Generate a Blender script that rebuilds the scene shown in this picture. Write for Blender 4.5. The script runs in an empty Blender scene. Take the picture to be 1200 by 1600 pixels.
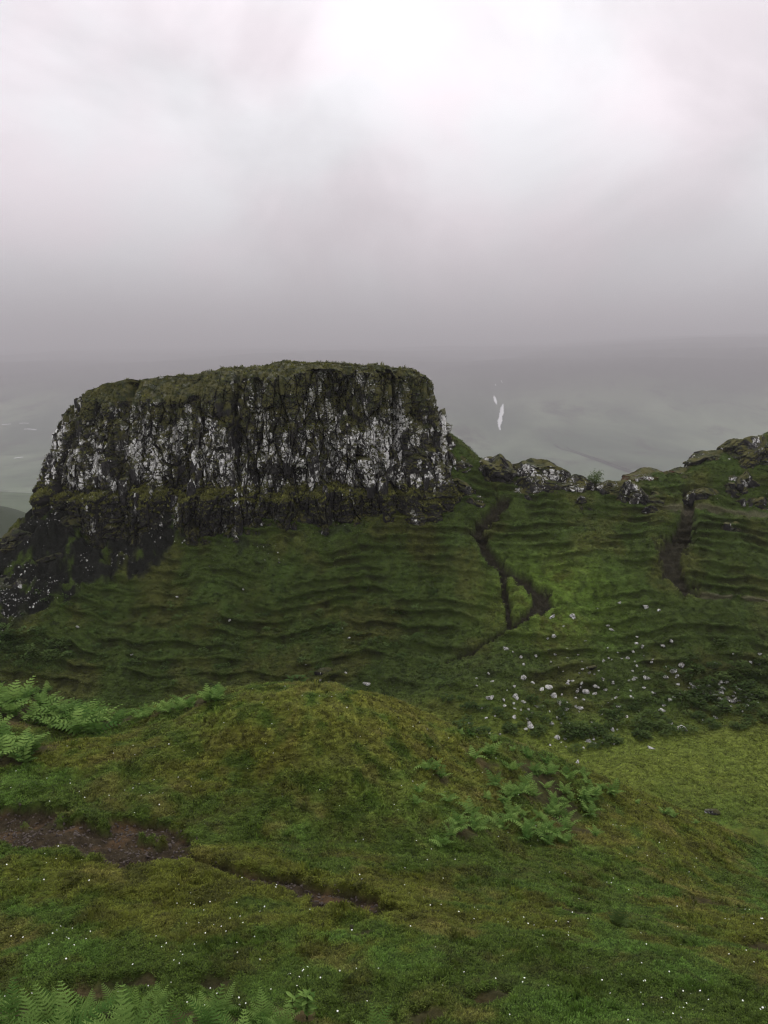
import bpy, bmesh, math, random
import numpy as np
from mathutils import Vector, Matrix, Euler

random.seed(7)
rng = np.random.default_rng(11)
sc = bpy.context.scene
COL = sc.collection
R = math.radians

# ------------------------------------------------------------------ camera
CAMZ = 26.0            # eye height above the datum of the glen
PITCH = R(9.5)
F = 1249.0             # focal length in photograph pixels (1200 x 1600)
cd = bpy.data.cameras.new('camera')
cam = bpy.data.objects.new('camera', cd); COL.objects.link(cam)
cam.location = (0, 0, CAMZ)
cam.rotation_euler = (R(90) - PITCH, 0, 0)
cd.sensor_fit = 'VERTICAL'
cd.angle = 2 * math.atan(800 / F)
cd.clip_start = 0.1
cd.clip_end = 90000
sc.camera = cam
sc.render.resolution_x, sc.render.resolution_y = 768, 1024

# ------------------------------------------------------------------ sky, sun, exposure
SUN_AZ, SUN_EL = R(9), R(46)       # hidden behind cloud, ahead and a little to the right
sdir = Vector((math.sin(SUN_AZ) * math.cos(SUN_EL), math.cos(SUN_AZ) * math.cos(SUN_EL), math.sin(SUN_EL)))
w = bpy.data.worlds.new('World'); sc.world = w; w.use_nodes = True
nt = w.node_tree; nt.nodes.clear()
def N(tree, typ, **kw):
    n = tree.nodes.new(typ)
    for k, v in kw.items():
        if k == 'inp':
            for kk, vv in v.items(): n.inputs[kk].default_value = vv
        else: setattr(n, k, v)
    return n
def math_node(tree, op, a, b=None, c=None, clamp=False):
    n = tree.nodes.new('ShaderNodeMath'); n.operation = op; n.use_clamp = clamp
    for i, v in enumerate((a, b, c)):
        if v is None: continue
        if isinstance(v, (int, float)): n.inputs[i].default_value = v
        else: tree.links.new(v, n.inputs[i])
    return n.outputs[0]
def mixc(tree, fac, a, b, blend='MIX'):
    n = tree.nodes.new('ShaderNodeMix'); n.data_type = 'RGBA'; n.blend_type = blend
    for sock, v in ((n.inputs[0], fac), (n.inputs[6], a), (n.inputs[7], b)):
        if isinstance(v, (int, float)): sock.default_value = v
        elif isinstance(v, tuple): sock.default_value = v if len(v) == 4 else (*v, 1)
        else: tree.links.new(v, sock)
    return n.outputs[2]
def maprange(tree, v, a, b, c=0.0, d=1.0, smooth=True):
    n = tree.nodes.new('ShaderNodeMapRange'); n.interpolation_type = 'SMOOTHSTEP' if smooth else 'LINEAR'
    tree.links.new(v, n.inputs[0])
    for i, x in enumerate((a, b, c, d)): n.inputs[i + 1].default_value = x
    return n.outputs[0]

sky = N(nt, 'ShaderNodeTexSky', sky_type='NISHITA', sun_disc=False)
sky.sun_elevation = SUN_EL; sky.sun_rotation = SUN_AZ; sky.air_density = 1.5; sky.dust_density = 4
tc = N(nt, 'ShaderNodeTexCoord')
nrm = N(nt, 'ShaderNodeVectorMath', operation='NORMALIZE'); nt.links.new(tc.outputs['Generated'], nrm.inputs[0])
sep = N(nt, 'ShaderNodeSeparateXYZ'); nt.links.new(nrm.outputs[0], sep.inputs[0])
zc = math_node(nt, 'MAXIMUM', sep.outputs[2], 0.0)
# overcast luminance: darkest at the horizon, about three times brighter overhead
lum = math_node(nt, 'ADD', math_node(nt, 'MULTIPLY', zc, 0.85), 0.94)
lum = math_node(nt, 'SUBTRACT', lum, math_node(nt, 'MULTIPLY', math_node(nt, 'MULTIPLY', zc, zc), 0.52))
mp = N(nt, 'ShaderNodeMapping', inp={'Scale': (1, 1, 1.35), 'Location': (0.35, 0.0, 0.2)}); nt.links.new(nrm.outputs[0], mp.inputs[0])
n1 = N(nt, 'ShaderNodeTexNoise', inp={'Scale': 3.4, 'Detail': 5.0, 'Roughness': 0.5, 'Distortion': 0.5}); nt.links.new(mp.outputs[0], n1.inputs['Vector'])
n2 = N(nt, 'ShaderNodeTexNoise', inp={'Scale': 4.2, 'Detail': 3.0, 'Roughness': 0.5}); nt.links.new(mp.outputs[0], n2.inputs['Vector'])
cl = maprange(nt, n1.outputs[0], 0.3, 0.7, 0.76, 1.13)
lum = math_node(nt, 'MULTIPLY', lum, cl)
dt = N(nt, 'ShaderNodeVectorMath', operation='DOT_PRODUCT', inp={1: tuple(sdir)}); nt.links.new(nrm.outputs[0], dt.inputs[0])
glow = math_node(nt, 'POWER', math_node(nt, 'MAXIMUM', dt.outputs['Value'], 0.0), 14.0)
lum = math_node(nt, 'ADD', lum, math_node(nt, 'MULTIPLY', glow, 0.42))
tint = mixc(nt, maprange(nt, n2.outputs[0], 0.38, 0.62), (1.0, 0.918, 0.975), (0.955, 0.962, 1.0))
lumc = N(nt, 'ShaderNodeCombineColor')
for i in range(3): nt.links.new(math_node(nt, 'MULTIPLY', lum, 10.0), lumc.inputs[i])
cloud = mixc(nt, 1.0, lumc.outputs[0], tint, 'MULTIPLY')
final = mixc(nt, 0.96, sky.outputs[0], cloud)
bg = N(nt, 'ShaderNodeBackground', inp={'Strength': 0.1}); nt.links.new(final, bg.inputs[0])
wo = N(nt, 'ShaderNodeOutputWorld'); nt.links.new(bg.outputs[0], wo.inputs[0])

sl = bpy.data.lights.new('sun', 'SUN'); sl.energy = 1.5; sl.angle = R(12); sl.color = (1.0, 0.97, 0.92)
so = bpy.data.objects.new('sun', sl); COL.objects.link(so)
so.rotation_euler = (-sdir).to_track_quat('-Z', 'Y').to_euler()

vs = sc.view_settings
vs.view_transform = 'Standard'; vs.look = 'None'; vs.exposure = 0.27; vs.gamma = 1.0; vs.use_curve_mapping = False
sc.render.engine = 'CYCLES'
cy = sc.cycles
cy.use_denoising = True; cy.use_adaptive_sampling = False; cy.filter_width = 1.2
try:
    cy.denoiser = 'OPENIMAGEDENOISE'; cy.denoising_input_passes = 'RGB_ALBEDO_NORMAL'; cy.denoising_prefilter = 'FAST'
except Exception: pass
cy.max_bounces = 5; cy.diffuse_bounces = 2; cy.glossy_bounces = 1; cy.transmission_bounces = 2; cy.transparent_max_bounces = 6
cy.volume_bounces = 0
cy.caustics_reflective = False; cy.caustics_refractive = False

# ------------------------------------------------------------------ numpy noise
def _hash(i, j, k=0, seed=0):
    h = (i.astype(np.int64) * 374761393 + j.astype(np.int64) * 668265263 + np.int64(1) * k * 2147483647 + seed * 144269504) & 0xFFFFFFFF
    h = ((h ^ (h >> 13)) * 1274126177) & 0xFFFFFFFF
    h = ((h ^ (h >> 16)) * 2246822519) & 0xFFFFFFFF
    h = h ^ (h >> 15)
    return (h & 0xFFFFFF) / float(0x1000000)
_pr = np.random.default_rng(5)
_PERM = np.concatenate([_pr.permutation(1024)] * 2).astype(np.int32)
_ga = _pr.random(1024) * 6.2831853; _GX = np.cos(_ga).astype(np.float32); _GY = np.sin(_ga).astype(np.float32)
def noise2(x, y, seed=0):
    x = np.asarray(x, float) + 4096 + seed * 7.0; y = np.asarray(y, float) + 4096 + seed * 13.0
    i = x.astype(np.int32); j = y.astype(np.int32); fx = (x - i).astype(np.float32); fy = (y - j).astype(np.float32)
    u = fx * fx * fx * (fx * (fx * 6 - 15) + 10); v = fy * fy * fy * (fy * (fy * 6 - 15) + 10)
    i0 = i & 1023; i1 = (i + 1) & 1023; pa = _PERM[j & 1023]; pb = _PERM[(j + 1) & 1023]
    fx1 = fx - 1; fy1 = fy - 1
    k = _PERM[i0 + pa]; a = _GX[k] * fx + _GY[k] * fy
    k = _PERM[i1 + pa]; b = _GX[k] * fx1 + _GY[k] * fy
    k = _PERM[i0 + pb]; c = _GX[k] * fx + _GY[k] * fy1
    k = _PERM[i1 + pb]; d = _GX[k] * fx1 + _GY[k] * fy1
    a = a + (b - a) * u; c = c + (d - c) * u
    return (a + (c - a) * v) * 1.5
def fbm(x, y, oct=4, seed=0, gain=0.5):
    s = 0; a = 1.0; f = 1.0
    for o in range(oct):
        s = s + a * noise2(x * f + 17.3 * o, y * f - 9.1 * o, seed + o); a *= gain; f *= 2.03
    return s
def voro(x, y, seed=0):
    """cell id hash, distance to the nearest and the second nearest seed"""
    i = np.floor(x).astype(np.int64); j = np.floor(y).astype(np.int64)
    f1 = np.full(x.shape, 9.0); f2 = np.full(x.shape, 9.0); idh = np.zeros(x.shape)
    for di in (-1, 0, 1):
        for dj in (-1, 0, 1):
            a = i + di; b = j + dj
            px = a + 0.1 + 0.8 * _hash(a, b, 0, seed); py = b + 0.1 + 0.8 * _hash(a, b, 0, seed + 51)
            d = np.hypot(x - px, y - py)
            m = d < f1
            f2 = np.where(m, f1, np.minimum(f2, d)); idh = np.where(m, _hash(a, b, 0, seed + 99), idh); f1 = np.where(m, d, f1)
    return idh, f1, f2
def ss(a, b, x):
    t = np.clip((x - a) / (b - a), 0, 1); return t * t * (3 - 2 * t)

# ------------------------------------------------------------------ the lie of the land
CP, SP = math.cos(PITCH), math.sin(PITCH)
def ray(px, py):
    a = (px - 600) / F; b = (800 - py) / F
    yd = CP + SP * b
    return a / yd, (-SP + CP * b) / yd        # X/Y and (Z-CAMZ)/Y along the line of sight
ctl = []      # x/y, y, z (z relative to the eye)
def P(px, py, Y):
    u, r = ray(px, py); ctl.append((u, Y, r * Y))
def Q(px, Y, z):
    ctl.append(((px - 600) / F, Y, z))
for px in (-500, -150, 250, 600, 950, 1350, 1700):
    Q(px, 0.6, -1.8); Q(px, 3.0, -3.7); Q(px, 6.0, -6.0)
for px in (-150, 100, 350, 600, 850): P(px, 1600, 9.0)
P(1100, 1600, 9.2); P(1350, 1600, 9.5)
for px in (0, 300, 600): P(px, 1500, 11.0)
P(-150, 1500, 11.2); P(900, 1500, 11.4); P(1200, 1500, 12.2)
P(-120, 1322, 15.2); P(0, 1325, 15.1); P(150, 1335, 14.9); P(300, 1356, 14.6); P(430, 1388, 14.0); P(580, 1432, 12.9)
P(0, 1420, 12.8); P(300, 1430, 12.6)
P(0, 1252, 17.8); P(150, 1258, 17.6); P(300, 1300, 16.6); P(480, 1370, 15.0); P(620, 1420, 13.6)
P(0, 1180, 20.5); P(150, 1190, 20.2); P(-150, 1200, 20)
P(480, 1310, 17.4); P(480, 1200, 19.9); P(480, 1120, 21.6); P(300, 1210, 20.0); P(330, 1130, 22.0)
P(640, 1300, 18.0); P(640, 1200, 21.0); P(640, 1140, 22.9)
P(900, 1440, 13.4); P(1100, 1450, 14.4); P(1200, 1440, 15.5); P(1350, 1450, 16)
P(720, 1390, 15.4); P(800, 1300, 19.6); P(800, 1220, 23.0); P(900, 1350, 18.6); P(900, 1270, 23.0)
P(1000, 1320, 21.8); P(1100, 1350, 21.6); P(1200, 1400, 20.6); P(1350, 1430, 20)
crest = [(-150, 1085, 25.5), (0, 1092, 26), (100, 1112, 26), (190, 1140, 24.2), (260, 1115, 24.2), (330, 1092, 23.7), (400, 1082, 23.4), (480, 1077, 23.4),
         (560, 1085, 23.8), (640, 1108, 24.6), (710, 1133, 25.6), (780, 1155, 26.8), (850, 1182, 27.3), (920, 1211, 27.5), (1000, 1245, 27.5),
         (1080, 1276, 27.3), (1200, 1330, 27), (1350, 1390, 26.5)]
for c in crest: P(*c)
for px, dz in ((-150, 0), (0, 0), (100, 0), (250, 0), (480, 0), (640, -1.0), (800, -2.5)):
    Q(px, 30, -13.8 + dz); Q(px, 35, -19.0 + dz * .7)
Q(950, 31.5, -18.6); Q(1100, 31, -19.6); Q(1250, 30, -19.6); Q(1000, 35, -22.4); Q(1250, 35, -22.8)
for px in (-300, -100, 100, 300, 480, 640, 800, 950): Q(px, 42, -23.6); 
for px in (-300, -100, 100, 300, 480, 640, 800): Q(px, 50, -24.2)
P(1100, 1230, 44); P(1000, 1185, 47.6); P(1190, 1300, 39.5); P(1190, 1142, 52); P(1000, 1166, 50.5); P(900, 1195, 48); P(1350, 1200, 48); P(1350, 1300, 40)
# hillside
for px, y0 in ((-300, 58.5), (-100, 58.5), (100, 58.6), (300, 58), (480, 57.5), (640, 57), (760, 56)):
    P(px, 1066, y0)
P(880, 1100, 55.0); P(1000, 1090, 56); P(1120, 1075, 57); P(1250, 1070, 57); P(1400, 1080, 57)
for px in (-150, 0): P(px, 1000, 62); P(px, 940, 66); P(px, 885, 70)
P(0, 850, 72.2); P(-60, 888, 71.2); P(-150, 925, 70); P(-300, 960, 69); P(60, 800, 74.2); P(30, 825, 73.4)
for px in (150, 300, 450, 600): P(px, 1000, 62); P(px, 920, 66.8); P(px, 850, 70.9); P(px, 804 if px > 200 else 814, 73.3)
for px in (750, 850, 950): P(px, 1010, 60.5); P(px, 920, 65.6); P(px, 850, 70)
for px in (1050, 1150, 1300, 1450): P(px, 1000, 61); P(px, 920, 65.4); P(px, 850, 70); P(px, 800, 73.6)
P(740, 790, 74.4); P(850, 790, 74.6); P(950, 790, 74.6)
P(700, 745, 77.2); P(735, 708, 79.0); P(705, 690, 79.5); P(690, 672, 81.5); P(760, 722, 79.5); P(800, 735, 79.5); P(860, 748, 79.5); P(930, 757, 79); P(985, 748, 79.5)
P(1020, 738, 80); P(1052, 748, 79); P(1075, 740, 79.5); P(1110, 717, 80); P(1150, 701, 80.5); P(1200, 676, 81); P(1280, 660, 82); P(1450, 680, 82)
P(1120, 770, 76.3); P(1190, 740, 77.8)
for px in (200, 350, 500, 600): Q(px, 80, -11.5); Q(px, 90, -11.5); Q(px, 98, -22)
Q(680, 90, -9); Q(760, 86, -14); Q(850, 86, -15.5); Q(950, 86, -16); Q(1050, 86, -14); Q(1150, 88, -11.5); Q(1280, 90, -11); Q(1450, 90, -13)
Q(60, 80, -15); Q(0, 80, -20); Q(-100, 78, -21); Q(-300, 78, -23); Q(60, 88, -20)
for px in (-300, -100, 60, 300, 600, 800, 950, 1100, 1300, 1500): Q(px, 108, -31 if px < 1200 else -24); Q(px, 135, -42)

C = np.array(ctl); cu, clv, cz = C[:, 0], np.log(C[:, 1]), C[:, 2]
def _K(r2): return np.where(r2 > 1e-14, 0.5 * r2 * np.log(np.maximum(r2, 1e-14)), 0.0)
n = len(C)
A = np.zeros((n + 3, n + 3)); A[:n, :n] = _K((cu[:, None] - cu[None]) ** 2 + (clv[:, None] - clv[None]) ** 2) + 2e-4 * np.eye(n)
A[:n, n] = 1; A[:n, n + 1] = cu; A[:n, n + 2] = clv; A[n:, :n] = A[:n, n:].T
W = np.linalg.solve(A, np.concatenate([cz, [0, 0, 0]]))
def base_h(X, Y):
    X = np.asarray(X, float); Y = np.asarray(Y, float); shp = X.shape
    Yc = np.maximum(Y, 0.5).ravel(); u = np.clip(X.ravel() / Yc, -1.1, 1.1); v = np.log(Yc)
    out = np.empty(u.shape)
    for a in range(0, len(u), 40000):
        uu, vv = u[a:a + 40000], v[a:a + 40000]
        r2 = (uu[:, None] - cu[None]) ** 2 + (vv[:, None] - clv[None]) ** 2
        out[a:a + 40000] = _K(r2) @ W[:n] + W[n] + W[n + 1] * uu + W[n + 2] * vv
    return out.reshape(shp)
def hit_fn(px, py, hf, y0=5, y1=110, steps=420):
    """where the line of sight through a spot of the photograph meets the land"""
    u, r = ray(px, py)
    Y = np.exp(np.linspace(math.log(y0), math.log(y1), steps))
    d = r * Y - hf(u * Y, Y)
    k = np.argmax(d < 0)
    if not (d < 0).any(): return None
    if k == 0: k = 1
    t = d[k - 1] / (d[k - 1] - d[k]); y = Y[k - 1] + t * (Y[k] - Y[k - 1])
    return np.array((u * y, y))
def bpt(px, py): return hit_fn(px, py, base_h)
def seg_dist(X, Y, pts):
    """distance to a polyline of (x, y, halfwidth): returns distance / halfwidth"""
    best = np.full(X.shape, 1e9)
    for (x0, y0, w0), (x1, y1, w1) in zip(pts[:-1], pts[1:]):
        dx, dy = x1 - x0, y1 - y0; L = dx * dx + dy * dy + 1e-9
        t = np.clip(((X - x0) * dx + (Y - y0) * dy) / L, 0, 1)
        best = np.minimum(best, np.hypot(X - x0 - t * dx, Y - y0 - t * dy) / (w0 + (w1 - w0) * t))
    return best
def line(px):
    out = []
    for a, b, w_ in px:
        p = bpt(a, b)
        if p is not None: out.append((p[0], p[1], w_))
    return out
mud_l = line([(-140, 1288, .9), (-40, 1290, .85), (60, 1297, .72), (150, 1308, .62), (230, 1322, .5), (300, 1338, .3), (360, 1357, .2), (420, 1372, .3), (480, 1388, .42), (530, 1400, .4), (575, 1418, .28), (640, 1437, .1)])
mud_l2 = line([(195, 1278, .3), (240, 1287, .38), (275, 1303, .22)])
mud_far = line([(-60, 1262, .3), (40, 1262, .35), (100, 1268, .12)])
path_a = line([(790, 775, .7), (768, 800, .75), (746, 822, .7), (756, 848, .6), (784, 884, .55), (825, 908, .7), (850, 930, .95), (845, 945, .8), (815, 968, .35), (770, 995, .3), (700, 1030, .3)])
path_a2 = line([(784, 884, .4), (790, 930, .4), (797, 978, .3)])
path_b = line([(1074, 765, .6), (1076, 795, .75), (1066, 835, 1.1), (1046, 862, 1.3), (1050, 890, 1.1), (1070, 912, .9), (1088, 928, .45)])
path_c = line([(1088, 928, .3), (1140, 930, .25), (1200, 936, .25)])
ridge_path = line([(905, 762, .3), (960, 765, .3), (1010, 773, .35), (1045, 787, .4), (1100, 790, .3), (1150, 797, .3), (1230, 806, .3)])
blobs = []
litter = []
for px, py, rr in ((910, 1424, .55), (1110, 1412, .75), (1160, 1422, .5), (140, 1545, .4), (215, 1532, .35), (330, 1536, .35), (760, 1562, .3), (670, 1580, .3), (1190, 1475, .5), (560, 1455, .25), (500, 1362, .2), (1105, 1405, .35)):
    p = bpt(px, py)
    if p is not None: blobs.append((p[0], p[1], rr))
for px, py, rr in ((0, 1640, .9), (110, 1640, .9), (220, 1645, .9), (330, 1645, .9), (430, 1640, .6), (30, 1585, .5), (150, 1590, .5), (300, 1600, .5), (470, 1595, .35), (20, 1110, 1.7), (90, 1122, 1.6), (150, 1132, 1.0), (20, 1180, 1.0), (250, 1114, .6), (310, 1096, .6), (870, 1255, 1.1), (850, 1215, .9), (890, 1290, .8), (720, 1302, .5), (690, 1215, .35), (750, 1190, .5)):
    p = hit_fn(px, py, base_h, 4)
    if p is not None: litter.append((p[0], p[1], rr))
scree_poly = [(-150, 800), (60, 790), (200, 782), (330, 800), (325, 850), (270, 858), (215, 905), (130, 925), (60, 955), (-150, 1000)]
def in_scree(X, Y, h):
    """soft membership of the dark eroded ground under the left of the crag"""
    # project the land point back to the survey picture
    yc = Y * CP - h * SP; up = Y * SP + h * CP
    px = 600 + F * X / np.maximum(yc, .1); py = 800 - F * up / np.maximum(yc, .1)
    wob = 14 * fbm(X / 2.2, Y / 2.2, 3, 61)
    lim = np.interp(px, [-150, 0, 60, 130, 215, 270, 330, 360], [1000, 985, 950, 920, 900, 855, 830, 780])
    m = ss(10, -10, py + wob - lim) * ss(375, 335, px + wob)
    m2 = 0.75 * np.exp(-(((px - 400) / 55) ** 2 + ((py + wob - 850) / 26) ** 2)) + 0.6 * np.exp(-(((px - 540) / 40) ** 2 + ((py + wob - 830) / 18) ** 2))
    return np.clip(np.maximum(m, m2), 0, 1) * ss(60, 64, Y)
def land(X, Y, full=False):
    X = np.asarray(X, float); Y = np.asarray(Y, float)
    h = base_h(X, Y); hb = h
    hill = ss(53, 58, Y)
    near = 1 - ss(36, 46, Y)
    # broad unevenness
    h = h + 0.14 * near * fbm(X / 3.1, Y / 3.1, 3, 3) * ss(4, 9, Y) + 0.34 * hill * fbm(X / 6.5, Y / 6.5, 3, 5) + .10 * hill * fbm(X / 1.4, Y / 1.4, 2, 6)
    h = h + 0.10 * (1 - near) * (1 - hill) * fbm(X / 4, Y / 4, 3, 8)
    scr = in_scree(X, Y, h)
    # sheep terraces across the hillside
    dz = 0.74
    ph = hb / dz + 1.3 * noise2(X / 17, Y / 17, 21) + 0.40 * noise2(X / 6.5, Y / 6.5, 22) + 0.20 * noise2(X / 2.4, Y / 2.4, 24) + 0.03 * X
    fl = np.floor(ph); fr = ph - fl
    prof = np.where(fr < 0.66, 0.04 * fr / 0.66, 0.04 + 0.96 * ss(0, 1, (fr - 0.66) / 0.34) ** .8)
    prof = prof + 0.12 * np.exp(-(fr / .13) ** 2) + 0.12 * np.exp(-((fr - 1.0) / .05) ** 2)
    k = np.clip(0.55 + 1.25 * noise2(X / 5.5, Y / 2.6, 23) + .5 * noise2(X / 2.0, Y / 1.5, 25), 0.06, 0.9) * hill * (1 - 0.8 * scr) * (1 - ss(76, 79, Y))
    lawn = np.exp(-(((X - 14.5) / 5.5) ** 2 + ((Y - 65) / 4) ** 2))
    k = k * (1 - 0.9 * np.clip(lawn, 0, 1))
    h = h + k * (prof - fr) * dz
    riser_shade = np.clip(k, 0, 1) * ss(.60, .70, fr) * ss(.97, .90, fr)  # mask on the step risers, where shade is painted into the turf colour
    shift = .85 * k * (.34 * ss(.50, .70, fr) * ss(.93, .80, fr) - .24 * np.exp(-((fr - 1) / .08) ** 2) - .24 * np.exp(-(fr / .05) ** 2))
    # hummocks and tussocks
    h = h + (0.050 * near + 0.05 * hill + 0.03) * fbm(X / 0.75, Y / 0.75, 3, 31) * ss(4, 8, Y)
    h = h + (0.018 * near + 0.03 * hill) * fbm(X / 0.22, Y / 0.22, 2, 37) * ss(4, 8, Y)
    if not full and Y.size < 3000 and Y.size > 1e9: return h
    # worn earth
    wob = 1 + 0.55 * fbm(X / 0.8, Y / 0.8, 3, 41) + 0.25 * noise2(X / .25, Y / .25, 43)
    mud = np.zeros(X.shape); pth = np.zeros(X.shape); bl = np.zeros(X.shape)
    m = (Y > 10) & (Y < 23)
    if m.any():
        d = np.minimum(np.minimum(seg_dist(X[m], Y[m], mud_l), seg_dist(X[m], Y[m], mud_l2)), seg_dist(X[m], Y[m], mud_far))
        mud[m] = ss(1.5, 1.0, d * wob[m])
    for bx, by, br in blobs:
        bl = np.maximum(bl, ss(1.1, 0.4, np.hypot((X - bx) / 1.6, Y - by) / br * (wob + .8 * np.abs(noise2(X / .5, Y / .5, 44)))))
    lit = np.zeros(X.shape)
    m = Y < 34
    if m.any():
        lm_x = np.zeros(m.sum()); xm, ym, wm = X[m], Y[m], wob[m]
        for bx, by, br in litter: lm_x = np.maximum(lm_x, ss(1.2, .5, np.hypot(xm - bx, ym - by) / br * wm))
        lit[m] = lm_x
    hid, hf, _h = voro(X / .8, Y / .8, 66)
    bl = np.maximum(bl, near * (hid > .86) * ss(.20, .06, hf * (.6 + .6 * wob)) * .8)
    m = (Y > 54) & (Y < 84)
    ridge = np.zeros(X.shape)
    if m.any():
        d = seg_dist(X[m], Y[m], path_a)
        for q in (path_a2, path_b): d = np.minimum(d, seg_dist(X[m], Y[m], q))
        pth[m] = ss(1.0, 0.55, d * wob[m])
        dr = np.minimum(seg_dist(X[m], Y[m], ridge_path), seg_dist(X[m], Y[m], path_c))
        ridge[m] = ss(1.4, 0.6, dr * wob[m])
    h = h - mud * (0.26 + 0.05 * fbm(X / .3, Y / .3, 3, 45)) - bl * (0.09 + 0.05 * fbm(X / .3, Y / .3, 2, 46)) - pth * (0.75 + 0.22 * fbm(X / .5, Y / .5, 3, 47)) - ridge * .12
    ib, e1, e2 = voro(X / 1.1 + .3 * noise2(X, Y, 52), Y / .7, 57); ic, e3, e4 = voro(X / .42, Y / .3, 58)
    h = h + scr * (0.7 * fbm(X / 2.2, Y / 1.6, 4, 49) + 0.75 * (ib - .5) * ss(0, .25, e2 - e1) + .3 * (ic - .5))
    if not full: return h
    return h, mud, pth, np.maximum(bl, lit), ridge, scr, lawn, riser_shade, shift
def turf_colour(X, Y, mud, pth, bl, ridge, scr, lawn, riser_shade):
    """colour of the ground: sward, moss, dead grass, bare earth, shade painted on the risers"""
    a = fbm(X / 2.6, Y / 2.6, 4, 71); b = fbm(X / 0.9, Y / 0.9, 4, 73); c = fbm(X / 5.5, Y / 5.5, 3, 75); d = fbm(X / .3, Y / .3, 3, 77)
    green = np.array((0.054, 0.086, 0.013)); lush = np.array((0.066, 0.122, 0.020)); olive = np.array((0.098, 0.108, 0.015)); straw = np.array((0.160, 0.140, 0.040)); moss = np.array((0.040, 0.040, 0.011)); dark = np.array((0.028, 0.044, 0.014))
    def mx(col, t, o): return col + (o - col) * np.clip(t, 0, 1)[:, None]
    near = 1 - ss(36, 46, Y); hill = ss(50, 58, Y)
    col = np.tile(green, (len(X), 1))
    col = mx(col, ss(-.1, .6, a + .4 * b), lush)
    col = mx(col, ss(-.05, .55, c + .5 * b) * .85, olive)
    mound = np.exp(-(((X + 0.5) / 6.5) ** 2 + ((Y - 22.2) / 3.2) ** 2))
    col = mx(col, .75 * mound * ss(-.7, .3, b + .3 * a), np.array((0.190, 0.192, 0.036)))
    col = mx(col, ss(.15, .6, b + .5 * d) * (.32 * near + .22), moss)
    col = mx(col, ss(.25, .8, fbm(X / 1.6, Y / 1.6, 4, 81)) * .5 * near, straw)
    flat = (1 - near) * (1 - hill); flat = np.maximum(flat, 0)
    col = mx(col, flat * .85, np.array((0.128, 0.162, 0.028)))
    hl = hill * (1 - .75 * np.clip(lawn, 0, 1))
    col = mx(col, hl * .72, np.array((0.044, 0.062, 0.017)))
    col = mx(col, hl * ss(-.05, .5, c + .4 * a) * .55, np.array((0.072, 0.074, 0.022)))
    col = mx(col, hl * ss(.1, .6, b) * .5, dark)
    col = mx(col, np.clip(lawn, 0, 1) * ss(-.6, .3, b), np.array((0.105, 0.165, 0.028)))
    col = mx(col, riser_shade * ss(-.7, .6, a + b) * .65, np.array((0.026, 0.026, 0.012)))     # shade of the terrace risers painted in as a patchy soil-dark tone
    earth = np.array((0.036, 0.028, 0.016)); rust = np.array((0.085, 0.054, 0.028))
    e = earth + (rust - earth) * (np.clip(ss(.0, .8, fbm(X / .8, Y / .8, 3, 83)), 0, 1) * .7)[:, None]
    t = np.clip(np.maximum(mud, bl * .8), 0, 1)[:, None]; col = col * (1 - t) + e * t
    t = np.clip(pth * 1.0, 0, 1)[:, None]; col = col * (1 - t) + np.array((0.028, 0.026, 0.016)) * t
    t = np.clip(ridge * .6, 0, 1)[:, None]; col = col * (1 - t) + np.array((0.10, 0.09, 0.06)) * t
    t = np.clip(scr * ss(-.35, .1, scr - .75 + .7 * a + .4 * b), 0, 1)[:, None]; col = col * (1 - t) + np.array((0.0145, 0.0155, 0.0125)) * t
    return col * .84

# ------------------------------------------------------------------ materials
def new_mat(name):
    m = bpy.data.materials.new(name); m.use_nodes = True
    t = m.node_tree; b = t.nodes['Principled BSDF']
    b.inputs['Roughness'].default_value = 0.9
    b.inputs['Specular IOR Level'].default_value = 0.2
    return m, t, b
def noise_node(t, vec, scale, detail=4.0, rough=0.55, dist=0.0):
    n = N(t, 'ShaderNodeTexNoise', inp={'Scale': scale, 'Detail': detail, 'Roughness': rough, 'Distortion': dist})
    if vec is not None: t.links.new(vec, n.inputs['Vector'])
    return n.outputs[0]
def bump(t, b, h, strength, dist):
    n = N(t, 'ShaderNodeBump', inp={'Strength': strength, 'Distance': dist}); t.links.new(h, n.inputs['Height']); t.links.new(n.outputs[0], b.inputs['Normal'])

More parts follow.
